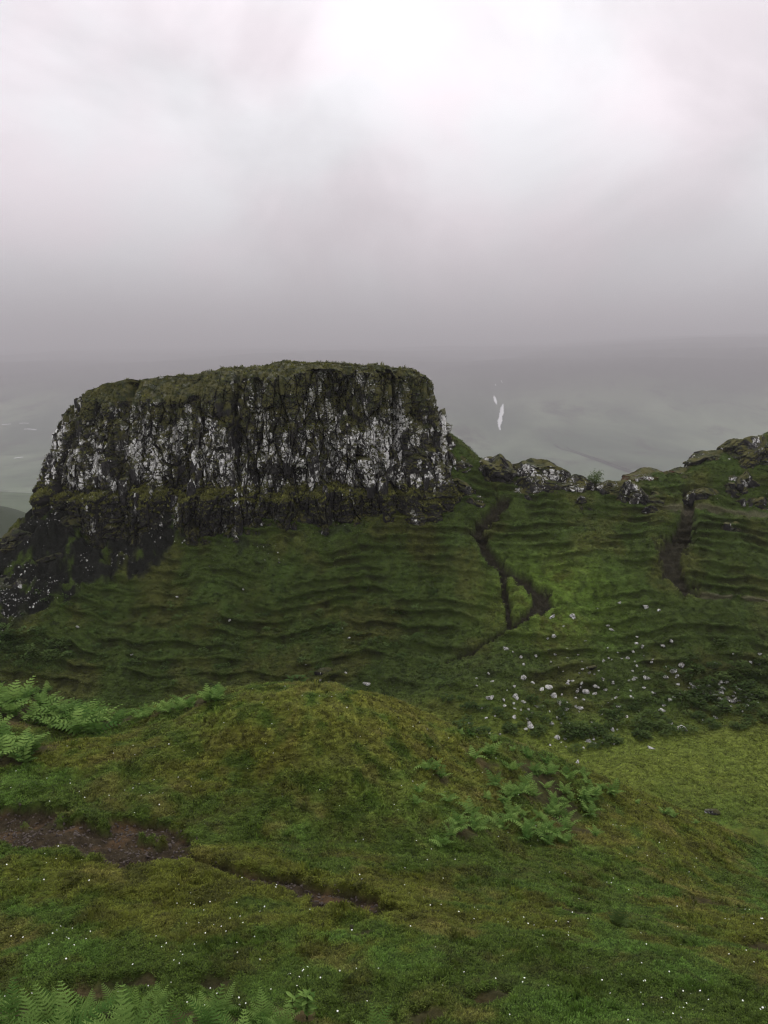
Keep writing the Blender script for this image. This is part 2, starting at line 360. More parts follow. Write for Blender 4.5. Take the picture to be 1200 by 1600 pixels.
def ground_material():
    m, t, b = new_mat('turf')
    at = N(t, 'ShaderNodeAttribute', attribute_name='turf')
    g = N(t, 'ShaderNodeNewGeometry'); pos = g.outputs['Position']
    f1 = noise_node(t, pos, 7.0, 6, .65); f2 = noise_node(t, pos, 1.7, 4, .6)
    k = math_node(t, 'MULTIPLY', maprange(t, f1, .25, .75, .45, 1.55, False), maprange(t, f2, .3, .7, .75, 1.25, False))
    kc = N(t, 'ShaderNodeCombineColor')
    for i in range(3): t.links.new(k, kc.inputs[i])
    t.links.new(mixc(t, 1.0, at.outputs['Color'], kc.outputs[0], 'MULTIPLY'), b.inputs['Base Color'])
    b.inputs['Roughness'].default_value = 1.0; b.inputs['Specular IOR Level'].default_value = 0.08
    bump(t, b, noise_node(t, pos, 11.0, 6, .7), .9, .06)
    return m
def grass_material(name='grass_blades', attr='turf', gain=(1.25, 1.25, 1.2)):
    m, t, b = new_mat(name)
    at = N(t, 'ShaderNodeAttribute', attribute_name=attr, attribute_type='INSTANCER')
    oi = N(t, 'ShaderNodeObjectInfo')
    k = maprange(t, oi.outputs['Random'], 0, 1, .45, 1.85, False)
    kc = N(t, 'ShaderNodeCombineColor')
    for i in range(3): t.links.new(math_node(t, 'MULTIPLY', k, gain[i]), kc.inputs[i])
    c = mixc(t, 1.0, at.outputs['Color'], kc.outputs[0], 'MULTIPLY')
    t.links.new(c, b.inputs['Base Color']); b.inputs['Roughness'].default_value = .75; b.inputs['Specular IOR Level'].default_value = .15
    tr = N(t, 'ShaderNodeBsdfTranslucent'); t.links.new(c, tr.inputs[0])
    mx = N(t, 'ShaderNodeMixShader', inp={0: .3}); t.links.new(b.outputs[0], mx.inputs[1]); t.links.new(tr.outputs[0], mx.inputs[2])
    t.links.new(mx.outputs[0], t.nodes['Material Output'].inputs[0])
    return m
def leaf_material(name, c1, c2, dark=.6):
    m, t, b = new_mat(name)
    g = N(t, 'ShaderNodeNewGeometry')
    nn = noise_node(t, g.outputs['Position'], 2.2, 3, .6)
    oi = N(t, 'ShaderNodeObjectInfo')
    f = math_node(t, 'ADD', math_node(t, 'MULTIPLY', oi.outputs['Random'], .75), math_node(t, 'MULTIPLY', math_node(t, 'SUBTRACT', nn, .3), .5), clamp=True)
    c = mixc(t, f, c1, c2)
    t.links.new(c, b.inputs['Base Color']); b.inputs['Roughness'].default_value = .8; b.inputs['Specular IOR Level'].default_value = .06
    tr = N(t, 'ShaderNodeBsdfTranslucent'); t.links.new(c, tr.inputs[0])
    mx = N(t, 'ShaderNodeMixShader', inp={0: .35}); t.links.new(b.outputs[0], mx.inputs[1]); t.links.new(tr.outputs[0], mx.inputs[2])
    t.links.new(mx.outputs[0], t.nodes['Material Output'].inputs[0])
    return m
def rock_material(name, lichen=.5, moss=1.0, base=((.008, .0078, .0075), (.028, .0265, .025)), tower=False, cell=1.6):
    m, t, b = new_mat(name)
    g = N(t, 'ShaderNodeNewGeometry'); pos = g.outputs['Position']
    sp = N(t, 'ShaderNodeSeparateXYZ'); t.links.new(pos, sp.inputs[0])
    rk = mixc(t, maprange(t, noise_node(t, pos, 1.6, 6, .65), .3, .7), (*base[0], 1), (*base[1], 1))
    # white crustose lichen: broken specks inside broad patches
    mpn = N(t, 'ShaderNodeMapping', inp={'Scale': (1, 1, .5)}); t.links.new(pos, mpn.inputs[0])
    broad = noise_node(t, mpn.outputs[0], .42, 4, .6, .5)
    fine = noise_node(t, pos, 2.9, 6, .72, .5)
    fine2 = noise_node(t, pos, 8.5, 4, .7)
    s = math_node(t, 'ADD', math_node(t, 'MULTIPLY', broad, 1.5), math_node(t, 'ADD', math_node(t, 'MULTIPLY', fine, .95), math_node(t, 'MULTIPLY', fine2, .42)))
    thr = 1.68 - .30 * lichen
    # joint blocks: lichen comes block by block and stays out of the joints
    mpv = N(t, 'ShaderNodeMapping', inp={'Scale': (1, 1, .5)}); t.links.new(pos, mpv.inputs[0])
    wv = N(t, 'ShaderNodeVectorMath', operation='ADD'); nz = N(t, 'ShaderNodeTexNoise', inp={'Scale': 2.5, 'Detail': 3.0}); t.links.new(pos, nz.inputs['Vector'])
    scl = N(t, 'ShaderNodeVectorMath', operation='SCALE', inp={'Scale': .5}); t.links.new(nz.outputs['Color'], scl.inputs[0]); t.links.new(mpv.outputs[0], wv.inputs[0]); t.links.new(scl.outputs[0], wv.inputs[1])
    vc = N(t, 'ShaderNodeTexVoronoi', inp={'Scale': cell}); t.links.new(wv.outputs[0], vc.inputs['Vector'])
    ve = N(t, 'ShaderNodeTexVoronoi', feature='DISTANCE_TO_EDGE', inp={'Scale': cell}); t.links.new(wv.outputs[0], ve.inputs['Vector'])
    vsep = N(t, 'ShaderNodeSeparateColor'); t.links.new(vc.outputs['Color'], vsep.inputs[0])
    s = math_node(t, 'ADD', s, math_node(t, 'MULTIPLY', math_node(t, 'SUBTRACT', vsep.outputs[0], .5), .42))
    s = math_node(t, 'SUBTRACT', s, maprange(t, ve.outputs['Distance'], 0.0, .09, .55, 0.0))
    if tower:
        zz = sp.outputs[2]
        s = math_node(t, 'ADD', s, math_node(t, 'SUBTRACT', math_node(t, 'MULTIPLY', maprange(t, zz, CAMZ - 11.2, CAMZ - 9.2), .26), math_node(t, 'ADD', math_node(t, 'MULTIPLY', maprange(t, zz, CAMZ - 6.5, CAMZ - .5), .16), .17)))
    lm = maprange(t, s, thr + .05, thr + .14)
    lc = mixc(t, maprange(t, noise_node(t, pos, 5.0, 4, .6), .3, .65), (.26, .26, .245, 1), (.74, .74, .71, 1))
    lg = maprange(t, s, thr - .10, thr + .09)
    col = mixc(t, math_node(t, 'MULTIPLY', lg, .85), rk, (.115, .115, .105, 1))
    col = mixc(t, lm, col, lc)
    # moss and grass where the rock faces upward
    sn = N(t, 'ShaderNodeSeparateXYZ'); t.links.new(g.outputs['Normal'], sn.inputs[0])
    mz = math_node(t, 'ADD', sn.outputs[2], math_node(t, 'MULTIPLY', math_node(t, 'SUBTRACT', noise_node(t, pos, .55, 5, .65), .5), 2.2 * moss))
    if tower: mz = math_node(t, 'ADD', mz, math_node(t, 'SUBTRACT', math_node(t, 'MULTIPLY', maprange(t, sp.outputs[2], CAMZ - 7.5, CAMZ - .3), .62), .02))
    mm = math_node(t, 'MULTIPLY', maprange(t, mz, .34, .62), min(1.0, moss))
    mc = mixc(t, maprange(t, noise_node(t, pos, 1.1, 4, .6), .35, .65), (.022, .029, .008, 1), (.070, .068, .019, 1))
    col = mixc(t, mm, col, mc)
    t.links.new(col, b.inputs['Base Color']); b.inputs['Roughness'].default_value = .85
    hh = math_node(t, 'ADD', noise_node(t, pos, 5.0, 7, .7), math_node(t, 'MULTIPLY', lm, .15))
    bump(t, b, hh, 1.0, .09)
    return m
M_ground = ground_material()
M_grass = grass_material()
M_rock = rock_material('basalt', .68, .9, tower=True)
M_crag = rock_material('outcrop_rock', .50, 1.15)
M_knob = rock_material('red_soil_rock', .3, 1.0, ((.05, .024, .016), (.13, .062, .042)))
M_band = rock_material('dark_band_rock', .22, .75, ((.009, .009, .008), (.022, .021, .019)))
M_stone = rock_material('pale_boulder', 2.15, .35, ((.05, .05, .047), (.14, .14, .13)), cell=5.0)
M_dark_stone = rock_material('dark_boulder', .1, .8)
M_fern = leaf_material('bracken', (.036, .092, .016), (.215, .330, .080))
M_fern_dark = leaf_material('dark_herbage', (.026, .052, .012), (.085, .125, .032))
M_stem = leaf_material('stem', (.05, .07, .02), (.07, .06, .03))

def set_props(o, label=None, cat=None, group=None, kind=None):
    if label: o['label'] = label
    if cat: o['category'] = cat
    if group: o['group'] = group
    if kind: o['kind'] = kind
    return o
def mesh_np(name, V, Fc, mat, smooth=True):
    me = bpy.data.meshes.new(name)
    V = np.asarray(V, np.float32); Fc = np.asarray(Fc, np.int32); k = Fc.shape[1]
    me.vertices.add(len(V)); me.vertices.foreach_set('co', V.ravel())
    me.loops.add(Fc.size); me.loops.foreach_set('vertex_index', Fc.ravel())
    me.polygons.add(len(Fc)); me.polygons.foreach_set('loop_start', np.arange(0, Fc.size, k, dtype=np.int32))
    me.polygons.foreach_set('use_smooth', np.full(len(Fc), smooth))
    me.materials.append(mat); me.update(calc_edges=True)
    return me
def link(name, me, parent=None):
    o = bpy.data.objects.new(name, me); COL.objects.link(o)
    if parent: o.parent = parent
    return o
def sub_mesh(V, Fc, mask):
    f = Fc[mask]; idx, inv = np.unique(f.ravel(), return_inverse=True)
    return V[idx], inv.reshape(f.shape), idx
def colour_attr(me, name, col, dom='POINT'):
    a = me.attributes.new(name, 'FLOAT_COLOR', dom)
    a.data.foreach_set('color', np.concatenate([col, np.ones((len(col), 1))], 1).astype(np.float32).ravel())

# ------------------------------------------------------------------ the ground
us = np.concatenate([np.linspace(-1.05, -.53, 70, endpoint=False), np.linspace(-.53, .53, 680), np.linspace(.53, 1.05, 71)[1:]])
ys = np.concatenate([np.linspace(.5, 8, 30, endpoint=False), np.exp(np.linspace(math.log(8), math.log(34), 235, endpoint=False)), np.linspace(34, 54, 55, endpoint=False),
                     np.linspace(54, 82, 290, endpoint=False), np.linspace(82, 135, 40)])
U, Y = np.meshgrid(us, ys); X = U * Y; X = X.ravel(); Y = Y.ravel()
H, mud, pth, bl, ridge, scr, lawn, riser_shade, shift = land(X, Y, True)
TC = turf_colour(X, Y, mud, pth, bl, ridge, scr, lawn, riser_shade)
V = np.stack([X, Y + shift, H + CAMZ], 1)
nu, ny = len(us), len(ys)
ii = np.arange(ny - 1)[:, None] * nu + np.arange(nu - 1)[None]
Fc = np.stack([ii, ii + 1, ii + nu + 1, ii + nu], -1).reshape(-1, 4)
fx, fy = X[Fc].mean(1), Y[Fc].mean(1)
fm, fp = mud[Fc].mean(1), pth[Fc].mean(1)
lip = np.interp(fx / fy, [ray(p, 1340)[0] for p in (0, 150, 300, 430, 580, 900, 1200)], [15.6, 15.4, 15.2, 14.4, 13.2, 13.6, 15])
reg = np.where(fm > .5, 1, np.where(fp > .5, 2, np.where(fy < lip, 3, np.where(fy < 34, 4, np.where(fy < 54, 5, 6)))))
for k, nm, lb in ((1, 'mud_path', 'bare brown mud track worn into the turf in front of the mound'), (2, 'dirt_path', 'narrow eroded dirt paths running up the hillside to the saddle'),
                  (3, 'foreground_bank', 'short daisy dotted turf bank in the foreground'), (4, 'grassy_mound', 'rounded olive green grassy mound in the middle'),
                  (5, 'valley_floor', 'flat grassy valley floor beyond the mound'), (6, 'hillside', 'green terraced hillside rising to the rock tower and saddle')):
    v, f, idx = sub_mesh(V, Fc, reg == k)
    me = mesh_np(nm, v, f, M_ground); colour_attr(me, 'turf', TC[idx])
    set_props(link(nm, me), lb, None, None, 'structure')

Hg = H.reshape(ny, nu)
def grid_h(x, y):
    """height of the finished ground sheet"""
    fi = np.interp(y, ys, np.arange(ny)); fj = np.interp(x / y, us, np.arange(nu))
    i0 = np.clip(fi.astype(int), 0, ny - 2); j0 = np.clip(fj.astype(int), 0, nu - 2); a = fi - i0; b_ = fj - j0
    return (Hg[i0, j0] * (1 - b_) + Hg[i0, j0 + 1] * b_) * (1 - a) + (Hg[i0 + 1, j0] * (1 - b_) + Hg[i0 + 1, j0 + 1] * b_) * a
land_fast = grid_h
def spot(px, py):
    p = hit_fn(px, py, grid_h, 4, 110, 900)
    if p is None: return None
    return Vector((p[0], p[1], float(grid_h(p[:1], p[1:])[0]) + CAMZ))

# ------------------------------------------------------------------ far country in the mist
def far_h(X, Y):
    u = X / Y
    Ye = Y * (1 + .38 * ss(.05, .5, u) * ss(4000, 7000, Y) - .12 * ss(-.05, -.5, u))
    z = np.interp(np.log(Ye), np.log([100, 130, 170, 230, 330, 600, 900, 2160, 3024, 3888, 4752, 6048, 7776, 11232, 15552, 21600, 28080]), [-36, -44, -51, -56, -70, -110, -146, -345, -358, -340, -232, -92, 70, 308, 528, 810, 1100])
    z = z + 17 * np.exp(-(((X + 118) / 22) ** 2 + ((Y - 235) / 30) ** 2)) 
    big = ss(3000, 7000, Y)
    z = z + 4.0 * fbm(X / 360, Y / 360, 2, 201) * ss(140, 300, Y) * (1 - big) + big * 50 * fbm(X / 2400, Y / 3700, 3, 205)
    gul = np.exp(-((X - .142 * Y) / 90) ** 2) * ss(3700, 4300, Y) * (1 - ss(6000, 7300, Y))
    return z - 38 * gul
fu = np.linspace(-1.1, 1.1, 480); fyv = np.exp(np.linspace(math.log(112), math.log(28000), 480))
U2, Y2 = np.meshgrid(fu, fyv); X2 = (U2 * Y2).ravel(); Y2 = Y2.ravel()
z2 = far_h(X2, Y2)
ii = np.arange(len(fyv) - 1)[:, None] * len(fu) + np.arange(len(fu) - 1)[None]
F2 = np.stack([ii, ii + 1, ii + len(fu) + 1, ii + len(fu)], -1).reshape(-1, 4)
mfar, t, b = new_mat('moorland')
g = N(t, 'ShaderNodeNewGeometry')
mpn = N(t, 'ShaderNodeMapping', inp={'Scale': (1.0, .45, 1.0)}); t.links.new(g.outputs['Position'], mpn.inputs[0])
c = mixc(t, maprange(t, noise_node(t, mpn.outputs[0], .0009, 6, .6, .3), .38, .62), (.050, .078, .045, 1), (.170, .215, .135, 1))
c = mixc(t, maprange(t, noise_node(t, mpn.outputs[0], .0034, 6, .65, .3), .50, .68), c, (.030, .040, .024, 1))
spf = N(t, 'ShaderNodeSeparateXYZ'); t.links.new(g.outputs['Position'], spf.inputs[0])
peat = math_node(t, 'ADD', spf.outputs[2], math_node(t, 'MULTIPLY', noise_node(t, mpn.outputs[0], .0006, 5, .6), 300.0))
c = mixc(t, maprange(t, peat, CAMZ - 150, CAMZ + 225), c, (.030, .032, .024, 1))      # heather and peat above the fields
t.links.new(c, b.inputs['Base Color']); b.inputs['Roughness'].default_value = 1
me = mesh_np('far_moor', np.stack([X2, Y2, z2 + CAMZ], 1), F2, mfar)
set_props(link('far_moor', me), 'pale misty moorland valley and slope rising into low cloud', None, None, 'structure')
def far_hit(px, py): return hit_fn(px, py, far_h, 140, 24000, 2200)
def ribbon(name, pts, mat, lift=.4, wob=0.0):
    """strip laid over the far slope through (px, py, half width in metres)"""
    P3 = []
    for a, b_, w_ in pts:
        p = far_hit(a, b_)
        P3.append((p[0], p[1], w_ * 2.5))
    q = []
    for (x0, y0, w0), (x1, y1, w1) in zip(P3[:-1], P3[1:]):
        for k in range(8): s = k / 8; q.append((x0 + (x1 - x0) * s, y0 + (y1 - y0) * s, w0 + (w1 - w0) * s))
    q.append(P3[-1]); q = np.array(q)
    d = np.gradient(q[:, :2], axis=0); d /= np.linalg.norm(d, axis=1)[:, None] + 1e-9; nn = np.stack([-d[:, 1], d[:, 0]], 1)
    rw = q[:, 2] * (1 + wob * np.array([random.uniform(-1, 1) for _ in q]))
    vv = []
    for s in (-1, -.35, .35, 1):
        xy = q[:, :2] + nn * (rw * s)[:, None]
        vv.append(np.concatenate([xy, (far_h(xy[:, 0], xy[:, 1]) + CAMZ + lift * (1.0 if abs(s) < .5 else .4))[:, None]], 1))
    m_ = len(q); VV = np.concatenate(vv); ff = []
    for s in range(3):
        for k in range(m_ - 1): ff.append((s * m_ + k, s * m_ + k + 1, (s + 1) * m_ + k + 1, (s + 1) * m_ + k))
    return link(name, mesh_np(name, VV, np.array(ff), mat))
M_water, t, b = new_mat('white_water'); b.inputs['Base Color'].default_value = (.62, .64, .64, 1); b.inputs['Roughness'].default_value = .5
M_road, t, b = new_mat('track_surface'); b.inputs['Base Color'].default_value = (.022, .022, .020, 1)
wf = bpy.data.objects.new('waterfall', None); COL.objects.link(wf)
p0 = far_hit(782, 670); wf.location = (p0[0], p0[1], float(far_h(np.array([p0[0]]), np.array([p0[1]]))[0]) + CAMZ)
bpy.context.view_layer.update()
for pts in ([(782, 673, 1.2), (780, 667, 3.2), (781, 659, 5.5), (782, 652, 4.2), (784, 645, 6.0), (784, 638, 4.6), (786, 632, 1.2)], [(776, 633, 1.1), (774.5, 628, 4.0), (773, 622, 3.6), (772, 619, 1.0)], [(785, 599, .5), (783, 595, 1.6)], [(775, 604, .4), (774, 601, 1.4)]):
    o = ribbon('cascade', pts, M_water, 5.0, .3); o.parent = wf; o.matrix_parent_inverse = wf.matrix_world.inverted()
set_props(wf, 'white waterfall dropping in steps down the misty far slope', 'waterfall')
o = ribbon('farm_track', [(866, 695, 2.0), (900, 708, 2.8), (940, 722, 3.2), (992, 741, 3.4)], M_road, 3.0); set_props(o, 'thin dark track crossing the misty valley beyond the saddle', None, None, 'structure')
o = ribbon('farm_track', [(885, 699, 1.2), (930, 716, 1.6), (985, 735, 1.8)], M_road, 3.0); set_props(o, 'faint dark line beside the track in the misty valley', None, None, 'structure')
for k, pts in enumerate(([(3, 664, 2.2), (10, 663.5, 3), (17, 663, 2.2)], [(30, 662, 1.6), (38, 661.5, 2.4), (45, 662, 1.8)], [(38, 671, 2), (47, 671, 2.8), (57, 672, 2)], [(22, 717, .8), (29, 715.6, 1.6), (36, 715, 1.2)])):
    o = ribbon('stream', pts, M_water, 4.0)
    set_props(o, ('short white streak of water furthest left on the misty slope', 'faint thin white streak on the misty slope, uppermost of three beside the crag', 'brightest white streak on the misty slope just left of the crag', 'small white streak low on the misty valley floor left of the crag')[k], 'stream', 'white streaks on the far left slope')

# ------------------------------------------------------------------ the rock tower
OUT = [(-31.2, 80), (-30.6, 77), (-28.2, 75), (-24, 74.2), (-18, 73.9), (-12, 73.9), (-6, 74.3), (-1, 75), (2.8, 76.6), (4.9, 79.5), (5.2, 84), (2, 90), (-8, 93), (-20, 92), (-28, 87.5)]
def catmull(pts, per=60):
    out = []; m_ = len(pts)
    for i in range(m_):
        p0, p1, p2, p3 = (np.array(pts[(i + k) % m_], float) for k in (-1, 0, 1, 2))
        for k in range(per):
            s = k / per
            out.append(.5 * ((2 * p1) + (-p0 + p2) * s + (2 * p0 - 5 * p1 + 4 * p2 - p3) * s * s + (-p0 + 3 * p1 - 3 * p2 + p3) * s ** 3))
    return np.array(out)
oc = catmull(OUT); oc = np.concatenate([oc, oc[:1]])
al = np.concatenate([[0], np.cumsum(np.linalg.norm(np.diff(oc, axis=0), axis=1))]); LT = al[-1]
s_front = al[9 * 60 + 30]
S = np.concatenate([np.arange(0, s_front, .047), np.arange(s_front, LT - .05, .22)])
bx = np.interp(S, al, oc[:, 0]); by = np.interp(S, al, oc[:, 1])
tx = np.interp((S + .3) % LT, al, oc[:, 0]) - np.interp((S - .3) % LT, al, oc[:, 0]); ty = np.interp((S + .3) % LT, al, oc[:, 1]) - np.interp((S - .3) % LT, al, oc[:, 1])
ln = np.hypot(tx, ty); nx_, ny_ = ty / ln, -tx / ln
# rim height along the outline (relative to the eye), surveyed against x
RIMX = [-32, -31, -30.2, -28.6, -25.5, -20, -12, -8, -4, 0, 3.6, 4.5, 5.0, 6]; RIMZ = [-3.4, -2.9, -2.0, -1.2, -.3, .35, 1.0, 1.25, 1.1, 1.05, .95, .6, -.5, -1.2]
zt = np.interp(bx, RIMX, RIMZ) + .16 * fbm(S / 2.2, S * 0 + 3.3, 3, 301) + .55 * (voro(S / 2.4, S * 0 + .5, 305)[0] - .6) - sum(d_ * np.exp(-((bx - g_) / .5) ** 2) for g_, d_ in ((-13.7, .5), (-3.4, .35), (1.2, .4), (-24.3, .5), (-8.8, .3))) * (by < 80)
capw = np.interp(bx, [-31, -28.5, -26, -22, -17, -13, -9, -5, -2, 2, 5], [.3, .5, 2.2, 3.4, 3.0, 1.1, .8, .6, .5, .6, .5])
caph = np.interp(bx, [-31, -28.5, -26, -22, -17, -13, -9, -5, -2, 2, 5], [.4, .6, 2.4, 3.4, 3.0, 1.2, .8, .6, .6, .7, .5])
NT = 300; ZB = -17.5
T = np.linspace(0, 1, NT) ** .93
Sg, Tg = np.meshgrid(S, T); sh = Sg.shape
Zg = ZB + (zt[None] - ZB) * Tg
def rock_face(s, z, ztop, cw, ch, x):
    """outward offset of the weathered basalt face"""
    ledge = -10.2 + .7 * noise2(s / 4.5, s * 0 + 1.1, 311) + .25 * noise2(s / 1.2, s * 0, 313)
    off = 2.0 * ss(ledge + .15, ledge - .45 - .8 * np.abs(noise2(s / 2.5, s * 0, 314)), z) * np.clip(.62 + 1.3 * noise2(s / 4, s * 0, 312), .25, 1.15) 
    off = off + .55 * ss(-12.5, -15.5, z)
    cliff = np.clip((z - ledge) / np.maximum(ztop - ch - ledge, 1), 0, 1)
    off = off - .75 * cliff
    off = off + np.interp(x, [0, 3, 5, 6], [0, 1.6, 3.8, 4.2]) * (1 - cliff) ** 1.3 + np.interp(x, [-31, -27], [1.4, 0]) * (1 - cliff) ** 2.2
    cap = np.clip((z - (ztop - ch)) / ch, 0, 1)
    off = off - cw * cap ** 1.25
    rock = 1 - .85 * ss(0.05, .45, cap)
    # buttresses and gullies
    off = off + rock * 1.3 * noise2(s / 4.6, z / 14, 321) + 1.8 * noise2(s / 10, z / 30 + 4, 325) + rock * .45 * noise2(s / 1.9, z / 7, 322)
    for kk, (zl, sd_) in enumerate(((-7.2, 371), (-4.6, 373))):      # broken grassy shelves
        zl_ = zl + 1.6 * noise2(s / 6, s * 0 + kk, sd_)
        off = off + rock * 1.1 * np.clip(.15 + 1.4 * noise2(s / 5 + 9, s * 0, sd_ + 1), 0, 1) * ss(zl_ + .45, zl_ - .25, z)
    idk, k1, k2 = voro(s / 3.0 + .15 * noise2(s, z / 3, 326), z / 17 + 3, 327)
    off = off + rock * 1.25 * (idk - .5) - rock * .45 * ss(.12, 0, k2 - k1)
    sw = s + .35 * noise2(s / 1.5, z / 2.0, 323)
    # columns: tall cells with their own stand-off and broken tops
    idc, f1, f2 = voro(sw / .95, z / 3.4 + 7, 331)
    off = off + rock * (.85 * (idc - .5)) - rock * .5 * ss(.13, .0, f2 - f1)
    idb, g1, g2 = voro(sw / .42 + 3, z / .55, 341)
    off = off + rock * (.26 * (idb - .5)) - rock * .15 * ss(.16, 0, g2 - g1)
    ids, h1, h2 = voro(sw / .17, z / .15, 351)
    off = off + rock * .09 * (ids - .5)
    off = off + .10 * fbm(s / .6, z / .6, 3, 361) + (1 - rock) * .35 * fbm(s / 1.4, z / 1.0, 3, 362)
    for (gx, gz, wx, wz, d) in ((-13.7, -5, .5, 5.5, 1.5), (-24.3, -5, .4, 5, .9), (1.2, -4, .4, 5, .9), (-2.6, -2.6, .8, 1.9, 1.3), (-4.2, -2.4, .5, 1.7, .9), (-8.2, -9.2, 1.6, 1.1, 1.2), (-20.5, -9.8, .8, .8, .7), (-11.9, -9.3, .8, .8, .7), (-17, -8.5, .5, .9, .6), (1.0, -3.5, .5, 2.5, .6), (-26.6, -6.5, .4, 2.6, .7), (-22.9, -5.5, .3, 2.0, .5), (-9.0, -3.5, .35, 2.5, .6)):
        off = off - d * np.exp(-((x - gx) / wx) ** 2 - ((z - gz) / wz) ** 4)
    return off
Og = rock_face(Sg, Zg, zt[None] + 0 * Sg, capw[None] + 0 * Sg, caph[None] + 0 * Sg, bx[None] + 0 * Sg)
PX = bx[None] + nx_[None] * Og; PY = by[None] + ny_[None] * Og
rows = [np.stack([PX, PY, Zg + CAMZ], -1).reshape(-1, 3)]
cx0, cy0 = -13.0, 83.5
NR = 22
for k in range(1, NR + 1):
    q = k / NR
    rx = PX[-1] + (cx0 - PX[-1]) * q; ry = PY[-1] + (cy0 - PY[-1]) * q
    rz = Zg[-1] + .55 * ss(0, .5, q) * .6 - .7 * ss(.5, 1, q) + .25 * fbm(rx / 1.5, ry / 1.5, 3, 371) * ss(0, .1, q)
    rows.append(np.stack([rx, ry, rz + CAMZ], -1))
CV = np.concatenate(rows); ns = len(S); nr = NT + NR
ii = np.arange(nr - 1)[:, None] * ns + np.arange(ns)[None]; jj = np.arange(nr - 1)[:, None] * ns + ((np.arange(ns) + 1) % ns)[None]
CF = np.stack([ii, jj, jj + ns, ii + ns], -1).reshape(-1, 4)
castle = bpy.data.objects.new('rock_tower', None); COL.objects.link(castle); castle.location = (-13, 83.5, CAMZ - 13)
bpy.context.view_layer.update()
set_props(castle, 'tall dark basalt crag with sheer white lichened faces and grassy top', 'crag')
cinv = castle.matrix_world.inverted()
def child(name, me, parent, inv):
    o = link(name, me, parent); o.matrix_parent_inverse = inv; return o
child('cliff_face', mesh_np('cliff_face', CV, CF, M_rock, False), castle, cinv)

# loose columns and blocks standing proud of the face
def block_mesh(name, mat, seed, tall=False):
    r_ = random.Random(seed); bm = bmesh.new()
    ks = 6 if not tall else r_.choice((5, 6))
    ph = r_.random() * 6.28
    for lev, zz in ((0, -.5), (1, -.12 + .1 * r_.random()), (2, .2 + .1 * r_.random()), (3, .5)):
        sc_ = (.86, 1.0, .98, .78)[lev] * (1 + .12 * (r_.random() - .5))
        for k in range(ks):
            a = ph + 6.283 * (k + .55 * (r_.random() - .5)) / ks
            rr = .5 * sc_ * (1 + .22 * (r_.random() - .5))
            bm.verts.new((rr * math.cos(a), rr * math.sin(a), zz + .12 * (r_.random() - .5)))
    res = bmesh.ops.convex_hull(bm, input=bm.verts)
    bmesh.ops.delete(bm, geom=[g_ for g_ in res['geom_interior'] if isinstance(g_, bmesh.types.BMVert)], context='VERTS')
    me = bpy.data.meshes.new(name); bm.to_mesh(me); bm.free(); me.materials.append(mat)
    return me
bmeshes = [block_mesh('rock_block', M_rock, 500 + k, k % 2 == 0) for k in range(12)]
cliff_rows = np.where((T > .33) & (T < .95))[0]
placed = 0
fr_n = int(s_front / .047)
while placed < 260:
    j = int(rng.choice(cliff_rows)); i = int(rng.integers(60, fr_n - 20))
    x_, z_ = bx[i], Zg[j, i]
    if z_ > zt[i] - caph[i] * .9 or z_ < -13: continue
    big = random.random() < .35
    wdt = random.uniform(.45, .95) if big else random.uniform(.22, .55)
    hgt = wdt * (random.uniform(1.6, 3.2) if big else random.uniform(.7, 1.6))
    o = child('rock_column' if big else 'rock_block', bmeshes[random.randrange(0, 12)], castle, cinv)
    inset = -.12 * wdt
    o.location = (PX[j, i] + nx_[i] * inset, PY[j, i] + ny_[i] * inset, z_ + CAMZ)
    o.rotation_euler = (random.uniform(-.1, .1), random.uniform(-.1, .1), math.atan2(ny_[i], nx_[i]) + random.uniform(-.4, .4))
    o.scale = (wdt * random.uniform(.6, .9), wdt, hgt)
    placed += 1

# ------------------------------------------------------------------ crags of the saddle and the right-hand hill
def crag_mesh(name, mat, size, seed, nu_=150, nv_=90, flat=.5, sharp=.32):
    a = np.linspace(0, 2 * np.pi, nu_, endpoint=False); v = np.linspace(-.35 * np.pi, .5 * np.pi, nv_)
    A_, V_ = np.meshgrid(a, v)
    e = .78
    sg = lambda t, p: np.sign(t) * np.abs(t) ** p
    x = sg(np.cos(V_), e) * sg(np.cos(A_), e) * size[0] / 2; y = sg(np.cos(V_), e) * sg(np.sin(A_), e) * size[1] / 2; z = sg(np.sin(V_), e) * size[2] / 2
    sw = (A_ * (size[0] + size[1]) / 4) + seed * 13.7
    rr = 1 + .30 * noise2(x / size[0] * 3 + seed, y / size[1] * 3 + z / size[2], seed) + .10 * fbm(x / 1.2 + seed, z / 1.0 + y, 3, seed + 5)
    idc, f1, f2 = voro(sw / .8 + .2 * noise2(sw, z, seed), z / .65 + seed + y * .15, seed + 9)
    idb, g1, g2 = voro(sw / .3, z / .22 + y * .3, seed + 19)
    side = np.clip(np.cos(V_) * 1.4, 0, 1)
    d = side * (sharp * (idc - .5) * 1.3 - .22 * ss(.14, 0, f2 - f1) + .13 * (idb - .5))
    rl = np.hypot(x, y) + 1e-6
    x2 = x * rr + d * x / rl; y2 = y * rr + d * y / rl
    z2_ = z * (1 + .6 * noise2(x / size[0] * 2.4 + 7 * seed, y / size[1] * 2, seed + 3)) + .10 * fbm(x / .7, y / .7 + seed, 3, seed + 4)
    VV = np.stack([x2, y2, z2_], -1).reshape(-1, 3)
    ii = np.arange(nv_ - 1)[:, None] * nu_ + np.arange(nu_)[None]; jj = np.arange(nv_ - 1)[:, None] * nu_ + ((np.arange(nu_) + 1) % nu_)[None]
    return mesh_np(name, VV, np.stack([ii, jj, jj + nu_, ii + nu_], -1).reshape(-1, 4), mat, False)
